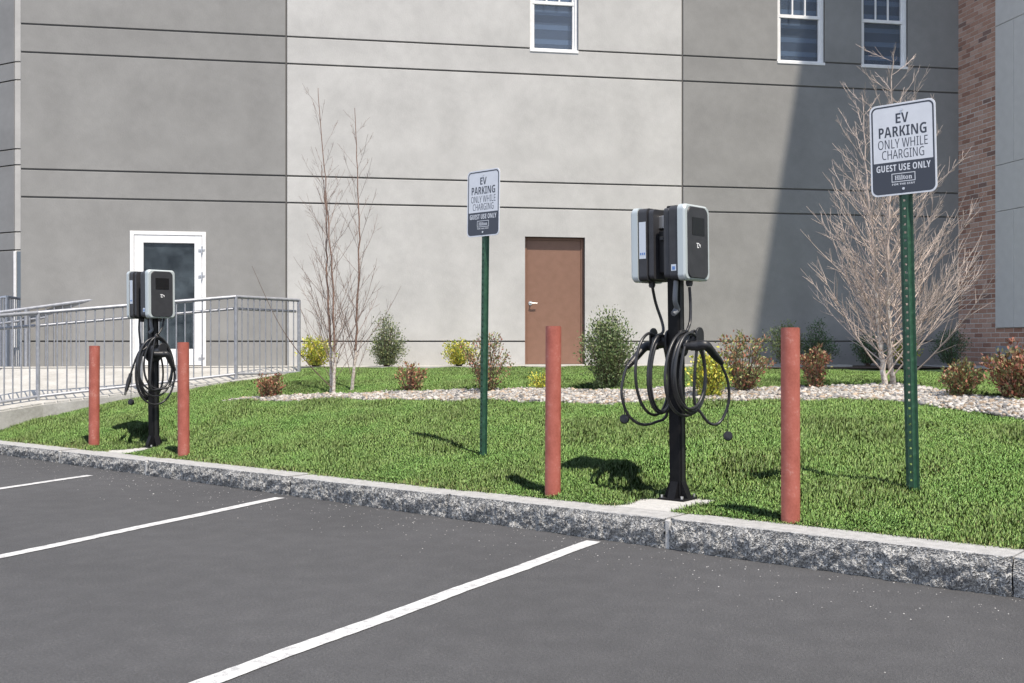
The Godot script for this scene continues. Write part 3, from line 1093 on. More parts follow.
func wing() -> void:
	var b := thing("brick_wing", "tall hotel wing of brick and pale panels meeting the grey wall", "building")
	var top := CH + 22.0
	var core := S()
	wing_box(core, 0.0, 12.0, FLOOR - 0.6, top, -0.0065, 9.0)
	obj("mortar_wall", core, M.brick_mortar, b)
	var roof := S()
	wing_box(roof, -0.05, 12.15, top, top + 0.25, -0.0, 9.2, 0.02)
	obj("parapet", roof, M.cladding, b)
	# bricks of the pier next to the wall and of the sill under the panels: running bond
	var course := 0.086
	var proto := []
	for wd in [0.238, 0.112]:
		var st := S()
		box(st, Transform3D(Basis(Vector3(WU.x, 0, WU.y), Vector3.UP, Vector3(WN.x, 0, WN.y)), Vector3.ZERO), Vector3(0.045, 0.073, wd), 0.004)
		proto.append([wd, st.commit()])
	var n_end := 1.135
	var sill := CH + 0.225
	var rest := S()
	var count := 0
	var rows := int((top - FLOOR + 0.3) / course)
	for r in rows:
		var y := FLOOR - 0.05 + course * (r + 0.5)
		var end := n_end if y > sill or y < sill - 0.3 else 2.6
		if y < sill - 0.3: end = n_end
		var n := -0.005 if r % 2 == 0 else -0.005 - 0.125
		while n < end - 0.03:
			var a := maxf(n, 0.0)
			var e := minf(n + 0.238, end)
			if e - a > 0.03:
				var j := Vector3(rng.randfn(0, 0.0015), 0, 0)
				var mi := 0
				var z := rng.randf()
				mi = 0 if z < 0.32 else 1 if z < 0.6 else 2 if z < 0.76 else 3 if z < 0.94 else 4
				if count < 300:
					var o: MeshInstance3D = obj("brick", proto[0][1] if e - a > 0.23 else proto[1][1], M.bricks[mi], b)
					o.position = V((a + e) / 2, y, 0.012 + j.x)
					if e - a <= 0.23: o.transform.basis = Basis(Vector3(WU.x, 0, WU.y), Vector3.UP, Vector3(WN.x, 0, WN.y)) * Basis.from_scale(Vector3(1, 1, (e - a) / 0.112)) * Basis(Vector3(WU.x, 0, WU.y), Vector3.UP, Vector3(WN.x, 0, WN.y)).inverse()
					count += 1
				else:
					rest_bricks[mi].append([a, e, y, j.x])
			n += 0.250
	for mi in 5:
		var st := S()
		for e in rest_bricks[mi]: wing_box(st, e[0], e[1], e[2] - 0.0365, e[2] + 0.0365, -0.0105 + e[3], 0.034)
		var o := obj("upper_brickwork", st, M.bricks[mi], b)
		o.set_meta("kind", "stuff")
	# pale cladding panels beyond the pier: seams where the picture has them
	var levels := [sill + 0.01, wing_h(996.5, 212.5), wing_h(996.5, 166.5), wing_h(996.5, 27.5)]
	while levels[-1] < top - 2.0: levels.append(levels[-1] + (2.6 if levels.size() % 2 == 0 else 0.86))
	levels.append(top - 0.02)
	for r in levels.size() - 1:
		var n := n_end + 0.02
		var widths := [0.50, 1.2, 1.2, 1.2, 1.2, 1.2, 1.2, 1.2, 1.9]
		if r % 2 == 1: widths = [2.4, 2.4, 2.4, 2.4, 1.2]
		for wd in widths:
			var st := S()
			wing_box(st, n + 0.004, minf(n + wd - 0.004, 11.99), levels[r] + 0.004, levels[r + 1] - 0.004, -0.045, -0.007, 0.004)
			obj("cladding_panel", st, M.cladding, b)
			n += wd
	var pl := S()
	wing_box(pl, n_end + 0.01, 11.99, FLOOR - 0.3, sill - 0.3, -0.03, -0.007, 0.006)
	obj("plinth", pl, M.plinth, b)
	# windows of the lot side, out of the picture but in the sun's way of nothing
var rest_bricks := [[], [], [], [], []]

func wing_h(px: float, py: float) -> float:
	var k := (px - CX) / F
	# along the wing: x = x0 + 0.178 n, d = d0 - 0.984 n
	var p0 := WP + WU * WING
	var n := (k * -p0.y - p0.x) / (WN.x + k * WN.y)
	var d := -(p0.y + WN.y * n)
	return CH - (py - CY) / F * d

# ------------------------------------------------------------------ the block far behind, past the end of the wall
func far_block() -> void:
	var b := thing("rear_building", "dark grey stucco block standing farther back behind the railings", "building")
	var d := 27.5
	var s := d / F
	var hh := []
	for y in [250.0, 232.0, 165.0, 149.0, 80.0, 62.0]: hh.append(CH + (CY - y) * s)
	var lv := [FLOOR - 0.5] + hh + [CH + 13.0]
	var x0 := -22.0
	var x1 := (14.5 - CX) * s
	var x2 := (40.0 - CX) * s
	# the long side turns away behind the corner, the narrow end faces the lot
	var turn := Basis(Vector3(0.866, 0, 0.5), Vector3.UP, Vector3(-0.5, 0, 0.866))
	var corner := Vector3(x1, 0, -d)
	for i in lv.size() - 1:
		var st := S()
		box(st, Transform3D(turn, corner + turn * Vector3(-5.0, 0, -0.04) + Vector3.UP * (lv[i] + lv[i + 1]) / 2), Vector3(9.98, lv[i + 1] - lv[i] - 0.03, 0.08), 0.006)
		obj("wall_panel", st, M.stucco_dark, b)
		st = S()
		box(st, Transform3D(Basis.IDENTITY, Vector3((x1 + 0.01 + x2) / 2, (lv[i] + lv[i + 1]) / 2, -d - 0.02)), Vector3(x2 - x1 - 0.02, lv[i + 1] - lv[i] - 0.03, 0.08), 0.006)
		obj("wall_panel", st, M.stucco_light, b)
	var mid_y: float = (lv[0] + lv[-1]) / 2
	var hgt: float = lv[-1] - lv[0] - 0.02
	var core := S()
	box(core, Transform3D(turn, corner + turn * Vector3(-5.0, 0, -3.10) + Vector3.UP * mid_y), Vector3(9.9, hgt, 6.06))
	obj("side_backing", core, M.joint, b)
	core = S()
	box(core, Transform3D(Basis.IDENTITY, Vector3((x1 + 0.02 + x2) / 2, mid_y, -d - 2.05)), Vector3(x2 - x1 - 0.03, hgt, 4.0))
	obj("joint_backing", core, M.joint, b)
	var wn := sub("window", b)
	var gx := (17.0 - CX) * s
	var fr := S()
	box(fr, Transform3D(Basis.IDENTITY, Vector3(gx - 0.02, CH + 1.05, -d + 0.05)), Vector3(0.07, 2.4, 0.06), 0.004)
	obj("frame", fr, M.white_paint, wn)
	var gl := S()
	box(gl, Transform3D(Basis.IDENTITY, Vector3(gx + 0.17, CH + 1.05, -d + 0.035)), Vector3(0.3, 2.4, 0.03))
	obj("pane", gl, M.door_glass, wn)

# ------------------------------------------------------------------ ramp and railings
var RR := []
func ramp_line() -> Array:
	if RR.is_empty():
		RR = [P(-70, 421, 13.3), P(38, 404, 14.6), P(236, 381, 15.8), P(299, 379, 16.9)]
	return RR

func in_ramp(p: Vector2) -> bool:
	var r := ramp_line()
	for i in r.size() - 1:
		var a := Vector2(r[i].x, r[i].z)
		var b := Vector2(r[i + 1].x, r[i + 1].z)
		var e := (b - a).normalized()
		var nrm := Vector2(e.y, -e.x)       # to the building side
		var k := p - a
		var u := k.dot(e)
		var v := k.dot(nrm)
		if u > -0.1 and u < a.distance_to(b) + 0.1 and v > -0.27 and v < 6.0: return true
	return false

func flat(v: Vector3) -> Vector3: return Vector3(v.x, 0, v.z)

func railing(called: String, label: String, pts: Array, h: float, m: Material, posts: Array, group: String, hand := true) -> void:
	var r := thing(called, label, "railing", Transform3D.IDENTITY, group)
	var up := Vector3.UP
	for i in pts.size() - 1:
		var a: Vector3 = pts[i]
		var b: Vector3 = pts[i + 1]
		var st := S()
		tube(st, [a + up * h, b + up * h], 0.026, 8)
		obj("top_rail", st, m, r)
		if hand:
			st = S()
			var e := (flat(b) - flat(a)).normalized()
			var o := Vector3(e.z, 0, -e.x) * 0.07
			tube(st, [a + up * (h - 0.17) + o, b + up * (h - 0.17) + o], 0.021, 8)
			obj("handrail", st, m, r)
		st = S()
		tube(st, [a + up * 0.10, b + up * 0.10], 0.020, 8)
		obj("bottom_rail", st, m, r)
		var len := a.distance_to(b)
		var n := int(len / 0.118)
		for k in range(1, n):
			var p := a.lerp(b, float(k) / n)
			var bs := S()
			tube(bs, [p + up * 0.10, p + up * (h - 0.01)], 0.0095, 6, false)
			obj("baluster", bs, m, r)
	for q in posts:
		var p: Vector3 = q
		var ps := S()
		tube(ps, [p, p + up * (h + 0.005)], 0.027, 10)
		var o := obj("post", ps, m, r)
		var ft := S()
		box(ft, Transform3D(Basis.IDENTITY, p + up * 0.006), Vector3(0.17, 0.012, 0.13), 0.003)
		obj("foot_plate", ft, M.rust, o)

func ramp() -> void:
	var r := ramp_line()
	# the sloping concrete: outer edge 0.26 m outside the railing, 1.6 m wide
	var st := S()
	var edge := []
	var inner := []
	for i in r.size():
		var a: Vector3 = r[maxi(i - 1, 0)]
		var b: Vector3 = r[mini(i + 1, r.size() - 1)]
		var e := (flat(b) - flat(a)).normalized()
		var nrm := Vector3(e.z, 0, -e.x)
		edge.append(r[i] - nrm * 0.24)
		var f2 := Vector2(r[i].x, r[i].z)
		var foot := f2 - WN * (wall_n(f2) - 0.955)
		inner.append(Vector3(foot.x, FLOOR - 0.004, foot.y))
	var y_in := FLOOR - 0.03
	for i in r.size() - 1:
		quad(st, edge[i], edge[i + 1], inner[i + 1], inner[i], Vector3.UP)
		quad(st, edge[i], edge[i + 1], edge[i + 1] - Vector3.UP * 0.5, edge[i] - Vector3.UP * 0.5, Vector3(0.4, 0, 0.9))
		quad(st, inner[i], inner[i + 1], inner[i + 1] - Vector3.UP * 0.5, inner[i] - Vector3.UP * 0.5, Vector3(-0.4, 0, -0.9))
	var rp := obj("ramp", st, M.concrete)
	struct(rp)
	# pale edging pavers set along the outer edge
	for i in r.size() - 1:
		var len: float = edge[i].distance_to(edge[i + 1])
		var n := int(len / 0.155)
		var e: Vector3 = (edge[i + 1] - edge[i]).normalized()
		var sd := e.cross(Vector3.UP).normalized()
		var slot := len / n
		var pm := S()
		box(pm, Transform3D(Basis(e, sd.cross(e).normalized(), sd), Vector3.ZERO), Vector3(slot - 0.026, 0.03, 0.17), 0.004)
		var mesh := pm.commit()
		for k in n:
			var o := obj("paver", mesh, M.concrete, rp)
			o.position = edge[i] + e * slot * (k + 0.5) - sd * 0.10 + Vector3.UP * (0.012 + rng.randf_range(0, 0.002))
	# landing between the ramp and the wall
	var ld := S()
	quad(ld, W(-16, FLOOR + 0.005, 0.96), W(-3.8, FLOOR + 0.005, 0.96), W(-3.8, FLOOR + 0.005, 0.0), W(-16, FLOOR + 0.005, 0.0), Vector3.UP)
	struct(obj("landing", ld, M.concrete))
	railing("ramp_railing", "grey metal ramp railing beside the lawn, bending toward the wall", r, 1.21, M.rail, [r[1], r[1].lerp(r[2], 0.5), r[2], r[3]], "railings of the ramp")
	var m0 := P(-40, 396, 17.0)
	var m1 := P(104, 374, 17.6)
	railing("ramp_railing", "pale grey railing across the ramp, behind the railing beside the lawn", [m0, m1], 1.21, M.rail, [m1, m0.lerp(m1, 0.45)], "railings of the ramp")
	var f0 := P(-30, 375, 21.5)
	var f1 := P(7, 373, 20.5)
	var f2 := P(40, 371, 22.5)
	railing("ramp_railing", "white railing at the foot of the rear building", [f0, f1, f2], 1.42, M.pale_rail, [f1, f2], "railings of the ramp", false)

# ------------------------------------------------------------------ bollards
func bollards() -> void:
	var data := [
		[92.0, 449.0, 346.0, "rusty red steel bollard standing between the railed ramp and the charger"],
		[182.0, 460.0, 342.5, "rusty red steel bollard beside the charger in front of the glazed door"],
		[553.0, 499.5, 326.5, "rusty red steel bollard in front of the brown door"],
		[793.0, 526.5, 328.0, "rusty red bollard between a charging station and the sign before the white birch"]]
	for e in data:
		var g := G(e[0], e[1])
		# the foot shows at the front of the pipe: its centre stands a radius farther back
		var at := g + Vector3(0, 0, -0.057)
		at.y = lawn_y(at.x, at.z)
		var h: float = P(e[0], e[2], -at.z).y - at.y
		var t := thing("bollard", e[3], "bollard", Transform3D(Basis(Vector3(rng.randfn(0, 0.3), 1, rng.randfn(0, 0.3)).normalized(), rng.randf() * 6.0), at), "red bollards guarding the chargers")
		t.basis = Basis(Vector3.FORWARD, rng.randfn(0, 0.004)) * Basis(Vector3.UP, rng.randf() * 6.0)
		var st := S()
		tube(st, [Vector3(0, -0.1, 0), Vector3(0, h * 0.3, 0), Vector3(0, h * 0.6, 0), Vector3(0, h - 0.006, 0)], 0.057, 28, false)
		obj("pipe", st, M.bollard, t)
		var c := S()
		tube(c, [Vector3(0, h - 0.006, 0), Vector3(0, h - 0.001, 0), Vector3(0, h + 0.003, 0)], [0.057, 0.0555, 0.050], 28)
		obj("cap", c, M.bollard, t)

# ------------------------------------------------------------------ chargers
var CB := Vector3.ZERO
var CAX := Vector3(0.766, 0, 0.643)
var CUP := Vector3.UP
var CAZ := Vector3(-0.643, 0, 0.766)

func C(px: float, py: float, X: float) -> Vector3:     # the ray through a pixel meets the charger's plane X, in its own axes
	var eye := Vector3(0, CH, 0)
	var dir := P(px, py, 1.0) - eye
	var k := (X - (eye - CB).dot(CAX)) / dir.dot(CAX)
	var p := eye + dir * k - CB
	return Vector3(p.dot(CAX), p.dot(CUP), p.dot(CAZ))

func charger(label: String, base_px: Vector2, top_py: float, lean: float) -> Node3D:
	var tilt := Basis(Vector3.BACK, lean)
	CAX = tilt * Vector3(0.766, 0, 0.643)
	CUP = tilt * Vector3.UP
	CAZ = tilt * Vector3(-0.643, 0, 0.766)
	CB = G(base_px.x, base_px.y)
	CB.y = kerb_top(kt(CB.x, CB.z)) - 0.001
	# keep to the line of sight after seating it on its pad
	var k := (CB.y - CH) / (P(base_px.x, base_px.y, 1.0).y - CH)
	CB = P(base_px.x, base_px.y, k)
	var t := thing("charging_station", label, "charger", Transform3D(Basis(CAX, CUP, CAZ).orthonormalized(), CB), "charging stations on the lawn edge")
	var top: float = P(base_px.x, top_py, -CB.z).y - CB.y
	# post with a slot down its face, flared foot, plate and bolts
	var st := S()
	box(st, Transform3D(Basis.IDENTITY, Vector3(0, top * 0.5, 0)), Vector3(0.088, top, 0.088), 0.006)
	var post := obj("post", st, M.black_metal, t)
	for s in [-1.0, 1.0]:
		st = S()
		box(st, Transform3D(Basis.IDENTITY, Vector3(s * 0.0465, top * 0.42, 0)), Vector3(0.005, top * 0.76, 0.034), 0.002)
		obj("cover_strip", st, M.black_plastic, post)
	st = S()
	box(st, Transform3D(Basis.IDENTITY, Vector3(0, 0.007, 0)), Vector3(0.215, 0.014, 0.215), 0.003)
	var plate := obj("base_plate", st, M.black_metal, t)
	for s in [[-1, -1], [1, -1], [1, 1], [-1, 1]]:
		st = S()
		tube(st, [Vector3(s[0] * 0.082, 0.012, s[1] * 0.082), Vector3(s[0] * 0.082, 0.034, s[1] * 0.082)], 0.011, 6)
		obj("bolt", st, M.steel, plate)
	for s in [[1, 0], [-1, 0], [0, 1], [0, -1]]:
		var a := Vector3(s[0], 0, s[1])
		var sd := Vector3(-s[1], 0, s[0])
		st = S()
		var q := [a * 0.044 + Vector3.UP * 0.014, a * 0.098 + Vector3.UP * 0.014, a * 0.047 + Vector3.UP * 0.13]
		for w in [-0.03, 0.03]:
			tri(st, q[0] + sd * w, q[1] + sd * w, q[2] + sd * w, sd * signf(w))
		quad(st, q[1] - sd * 0.03, q[1] + sd * 0.03, q[2] + sd * 0.03, q[2] - sd * 0.03, a + Vector3.UP * 0.4)
		obj("gusset", st, M.black_metal, plate)
	# the two units, back to back along the kerb
	var y0 := top - 0.535
	for s in [1.0, -1.0]:
		var xf := Transform3D(Basis(Vector3(0, 0, -s), Vector3.UP, Vector3(s, 0, 0)), Vector3(0.0 if s > 0 else -0.085, y0 + 0.262, 0))
		var u := sub("charger_unit", t, xf)       # own axes: x across, y up, z out of the front
		st = S()
		slab(st, round_rect(0.30, 0.495, 0.03), 0.0, 0.05, 0.012)
		slab(st, round_rect(0.322, 0.515, 0.035), 0.05, 0.128, 0.004)
		obj("housing", st, M.housing, u)
		st = S()
		slab(st, round_rect(0.338, 0.53, 0.04, 8), 0.122, 0.180, 0.014)
		obj("bezel", st, M.silver, u)
		st = S()
		slab(st, round_rect(0.268, 0.498, 0.05, 8), 0.172, 0.1885, 0.006)
		obj("front_panel", st, M.housing, u)
		st = S()
		slab(st, round_rect(0.165, 0.125, 0.006, 3), 0.188, 0.1905, 0.0, Transform3D(Basis.IDENTITY, Vector3(0, 0.112, 0)))
		obj("screen", st, M.screen, u)
		st = S()      # small plug-and-leaf mark under the screen
		for e in [[-0.014, -0.002, 0.006, 0.034], [-0.004, 0.013, 0.018, 0.006], [-0.004, -0.016, 0.018, 0.006], [0.008, 0.003, 0.006, 0.018], [0.020, 0.004, 0.012, 0.006], [0.024, -0.006, 0.005, 0.014], [-0.022, 0.013, 0.010, 0.005]]:
			slab(st, round_rect(e[2], e[3], 0.002, 2), 0.188, 0.1897, 0.0, Transform3D(Basis.IDENTITY, Vector3(e[0], e[1] - 0.018, 0)))
		obj("emblem", st, M.white_print, u)
		# sticker on the side of the housing, rating plate
		var sx := 1.0 if s < 0 else -1.0
		if s < 0:
			st = S()
			box(st, Transform3D(Basis.IDENTITY, Vector3(sx * 0.1615, 0.03, 0.085)), Vector3(0.002, 0.26, 0.055))
			obj("sticker", st, M.sticker, u)
			st = S()
			for z in [0.068, 0.084, 0.1]:
				box(st, Transform3D(Basis.IDENTITY, Vector3(sx * 0.1625, -0.065, z)), Vector3(0.002, 0.016, 0.010))
			obj("sticker_print", st, M.blue_print, u)
		else:
			st = S()
			box(st, Transform3D(Basis.IDENTITY, Vector3(sx * 0.1615, -0.175, 0.085)), Vector3(0.002, 0.045, 0.04))
			obj("sticker", st, M.sticker, u)
			st = S()
			box(st, Transform3D(Basis.IDENTITY, Vector3(sx * 0.1625, -0.178, 0.085)), Vector3(0.002, 0.024, 0.022))
			obj("sticker_print", st, M.blue_print, u)
		st = S()
		tube(st, [Vector3(0.02, -0.245, 0.10), Vector3(0.02, -0.285, 0.10), Vector3(0.02, -0.30, 0.10)], [0.024, 0.024, 0.018], 12)
		obj("cable_gland", st, M.black_plastic, u)
	# bracket and junction in the gap between the units
	st = S()
	box(st, Transform3D(Basis.IDENTITY, Vector3(-0.042, y0 + 0.42, 0.03)), Vector3(0.10, 0.09, 0.09), 0.004)
	obj("bracket", st, M.steel, t)
	st = S()
	box(st, Transform3D(Basis.IDENTITY, Vector3(-0.042, y0 + 0.21, 0.0)), Vector3(0.09, 0.30, 0.16), 0.006)
	box(st, Transform3D(Basis.IDENTITY, Vector3(-0.042, y0 + 0.30, 0.09)), Vector3(0.04, 0.03, 0.05), 0.006)
	obj("junction_box", st, M.black_plastic, t)
	# grey conduit elbow below the front unit
	return t

func loops(list: Array, start_deg: float, turns_dir := 1.0) -> Array:     # list of [cx, cy, rx, ry, X], one per turn
	var out := []
	var per := 14
	for i in list.size():
		var e: Array = list[i]
		var f: Array = list[mini(i + 1, list.size() - 1)]
		for k in per:
			var w := float(k) / per
			var a := deg_to_rad(start_deg) + turns_dir * TAU * w
			var cx: float = lerpf(e[0], f[0], w); var cy: float = lerpf(e[1], f[1], w)
			var rx: float = lerpf(e[2], f[2], w); var ry: float = lerpf(e[3], f[3], w)
			var X: float = lerpf(e[4], f[4], w)
			# hanging coil: narrow over the hook, round at the bottom
			var sx := cos(a) * rx * (1.0 + 0.12 * sin(a))
			out.append(C(cx + sx, cy + sin(a) * ry, X))
	return out

func gun(t: Node3D, tip: Vector3, bend: Vector3, end: Vector3, scale_: float) -> void:
	var g := sub("connector", t)
	var st := S()
	var path := spline([tip, tip.lerp(bend, 0.5), bend, bend.lerp(end, 0.55), end], 5)
	var rad := []
	for i in path.size():
		var w := float(i) / (path.size() - 1)
		rad.append(scale_ * (0.033 if w < 0.2 else lerpf(0.037, 0.024, (w - 0.2) / 0.8)))
	tube(st, path, rad, 12)
	obj("handle", st, M.black_plastic, g)
	st = S()
	tube(st, [tip + (tip - bend).normalized() * 0.05, tip], scale_ * 0.028, 12)
	obj("nozzle", st, M.black_plastic, g)
	st = S()
	for k in 4:
		var p := end + (end - bend).normalized() * (0.004 + 0.012 * k)
		tube(st, [p, p + (end - bend).normalized() * 0.007], scale_ * (0.022 - 0.001 * k), 10)
	obj("strain_relief", st, M.cable, g)

func dust_cap(t: Node3D, from: Vector3, at: Vector3) -> void:
	var c := sub("dust_cap", t)
	var st := S()
	var n := (CAZ * 0.7 + Vector3(0, 0.2, 0)).normalized()
	n = Vector3(0.45, 0.15, 0.85).normalized()
	tube(st, [at - n * 0.014, at + n * 0.010, at + n * 0.014], [0.034, 0.034, 0.028], 16)
	tube(st, [at + n * 0.012, at + n * 0.022], 0.016, 10)
	obj("cap", st, M.black_plastic, c)
	st = S()
	tube(st, spline([from, from.lerp(at, 0.5) + Vector3(0.004, 0, 0.004), at + Vector3.UP * 0.03], 4), 0.0035, 5)
	obj("tether", st, M.cable, c)

func holster(t: Node3D, y: float) -> void:
	for s in [1.0, -1.0]:
		var h := sub("holster", t)
		var st := S()
		slab(st, round_rect(0.12, 0.19, 0.05), 0.0, 0.018, 0.004, Transform3D(Basis(Vector3(0, 0, -s), Vector3.UP, Vector3(s, 0, 0)), Vector3(s * 0.046, y, 0)))
		obj("back_plate", st, M.black_plastic, h)
		st = S()
		tube(st, [Vector3(s * 0.05, y + 0.015, 0), Vector3(s * 0.13, y + 0.015, 0), Vector3(s * 0.18, y + 0.02, 0)], [0.05, 0.046, 0.044], 14)
		obj("socket", st, M.black_plastic, h)
		st = S()
		slab(st, round_rect(0.10, 0.15, 0.048), 0.0, 0.012, 0.003, Transform3D(Basis(Vector3(0, 0, -s), Vector3.UP, Vector3(s, 0, 0)), Vector3(s * 0.185, y + 0.035, 0)))
		obj("hook_flange", st, M.black_plastic, h)

func pad(label: String, at: Vector3) -> void:
	var nz := FastNoiseLite.new()
	nz.frequency = 0.5
	var poly := PackedVector2Array()
	for k in 40:
		var a := TAU * k / 40
		var r := 1.0 / pow(pow(absf(cos(a)) / 0.31, 6.0) + pow(absf(sin(a)) / 0.39, 6.0), 1.0 / 6.0)
		r *= 1.0 + 0.05 * nz.get_noise_1d(k * 3.0 + at.x)
		poly.append(Vector2(cos(a), sin(a)) * r)
	var st := S()
	slab(st, poly, -0.2, 0.0, 0.008, Transform3D(Basis(Vector3(KD.x, 0, KD.y), Vector3(KN.x, 0, KN.y), Vector3.UP), Vector3(at.x, at.y, at.z)))
	struct(tag(obj("concrete_footing", st, M.mortar), label, "footing", "footings of the chargers"))

func charger_main() -> void:
	var t := charger("black charging station with hanging cable loops near the rounded grey green shrub", Vector2(678, 499), 206, 0.011)
	pad("concrete footing under the charging station near the brown door", CB + Vector3(KN.x, 0, KN.y) * -0.17)
	var hy := C(690, 343, 0.1).y
	holster(t, hy)
	# front cable
	var pts := [C(689.5, 287, 0.10), C(690.5, 305, 0.10), C(690, 322, 0.11), C(687, 331, 0.12)]
	pts.append_array(loops([[684, 375, 20, 43, 0.10], [687, 375, 19, 39, 0.135], [694, 372, 11, 41, 0.165], [690, 371, 15, 38, 0.185]], -80.0, -1.0))
	pts.append_array([C(694, 396, 0.17), C(701, 413, 0.19), C(711, 424, 0.22), C(721, 421, 0.25), C(728.5, 403, 0.28), C(728, 382, 0.29), C(721.5, 365, 0.28)])
	var st := S()
	tube(st, spline(pts, 4), 0.0108, 8)
	obj("cable", st, M.cable, t)
	gun(t, C(691, 346, 0.20), C(706, 345.5, 0.30), C(719, 360, 0.29), 1.0)
	dust_cap(t, C(727.5, 400, 0.28), C(728, 436, 0.28))
	# rear cable
	pts = [C(652, 283, -0.185), C(653, 290, -0.19), C(656, 304, -0.20), C(662, 322, -0.17), C(663, 332, -0.15)]
	pts.append_array(loops([[650, 374, 20, 41, -0.17], [658, 375, 10, 40, -0.14], [663, 373, 11, 37, -0.11], [661, 374, 13, 39, -0.09]], -70.0, -1.0))
	pts.append_array([C(668, 410, -0.12), C(656, 422, -0.18), C(640, 424, -0.24), C(627, 413, -0.28), C(621.5, 392, -0.30), C(625, 372, -0.30), C(629, 364, -0.29)])
	st = S()
	tube(st, spline(pts, 4), 0.0108, 8)
	obj("cable", st, M.cable, t)
	gun(t, C(658, 345, -0.19), C(645, 347, -0.26), C(631, 363, -0.29), 1.0)
	dust_cap(t, C(624, 390, -0.30), C(624.5, 419, -0.30))
	st = S()
	tube(st, spline([C(676, 281, 0.07), C(675, 300, 0.07), C(677, 309, 0.055), C(673, 314, 0.045)], 4), [0.018, 0.018, 0.018, 0.018, 0.018, 0.018, 0.018, 0.02, 0.024, 0.024, 0.022, 0.02, 0.018], 10)
	obj("conduit", st, M.grey_conduit, t)

func charger_other() -> void:
	var t := charger("black charging station with coiled cables standing before the ramp and glazed door", Vector2(154, 447), 270, 0.008)
	pad("concrete footing under the charging station before the ramp", CB + Vector3(KN.x, 0, KN.y) * -0.17)
	var hy := C(155, 353, 0.1).y
	holster(t, hy)
	var pts := [C(164, 318, 0.10), C(162, 328, 0.12), C(154, 340, 0.14), C(143, 350, 0.15)]
	pts.append_array(loops([[155, 372, 20, 36, 0.12], [157, 368, 17, 31, 0.14], [154, 365, 17, 27, 0.155], [158, 363, 14, 26, 0.165]], -130.0, -1.0))
	pts.append_array([C(150, 385, 0.17), C(160, 389, 0.18), C(170, 386, 0.2), C(175, 379, 0.21), C(174, 371, 0.21)])
	var st := S()
	tube(st, spline(pts, 4), 0.0108, 8)
	obj("cable", st, M.cable, t)
	gun(t, C(159, 354, 0.19), C(167, 354.5, 0.24), C(173, 367, 0.22), 1.0)
	pts = [C(139.5, 318, -0.17), C(139, 330, -0.17), C(141, 345, -0.14)]
	pts.append_array(loops([[149, 370, 14, 28, -0.12], [150, 371, 13, 30, -0.10], [151, 370, 12, 27, -0.09]], -110.0, 1.0))
	pts.append_array([C(146, 346, -0.12), C(139, 352, -0.18), C(134, 364, -0.22), C(130, 376, -0.24)])
	st = S()
	tube(st, spline(pts, 4), 0.0108, 8)
	obj("cable", st, M.cable, t)
	gun(t, C(129.6, 378, -0.24), C(128, 384, -0.24), C(126, 391, -0.24), 0.72)
	dust_cap(t, C(131.5, 370, -0.23), C(131, 402, -0.23))
	st = S()
	tube(st, spline([C(151, 316, 0.05), C(151, 325, 0.055), C(152, 330, 0.055), C(149, 333, 0.05)], 4), 0.018, 10)
	obj("conduit", st, M.grey_conduit, t)

# ------------------------------------------------------------------ signs
func lettering(s: String, cap: float, width: float, at: Vector3, m: Material, parent: Node, bold := false, serif := false) -> void:
	var f := SystemFont.new()
	f.font_names = PackedStringArray(["Droid Serif" if serif else "Droid Sans"])
	f.font_weight = 700 if bold else 400
	var tm := TextMesh.new()
	tm.text = s
	tm.font = f
	tm.font_size = 64
	tm.pixel_size = 0.01
	tm.depth = 0.01
	var bb := tm.get_aabb()
	var o := MeshInstance3D.new()
	o.name = "lettering"
	o.mesh = tm
	o.material_override = m
	parent.add_child(o, true)
	var c := bb.position + bb.size / 2
	var sc := Vector3(width / bb.size.x, cap / bb.size.y, 0.02)
	o.transform = Transform3D(Basis.from_scale(sc), at - c * sc)

func sign_posts() -> void:
	one_sign("parking sign on a green post at the lawn's edge before the bare white tree", Vector2(911, 496.5), Vector2(902.5, 148.3), 0.585, Vector3(-KN.x, 0, -KN.y))
	one_sign("parking sign on a green post before the tall twiggy russet shrub", Vector2(480, 458), Vector2(482.8, 203), 0.565, Vector3(-0.72, 0, 0.694))

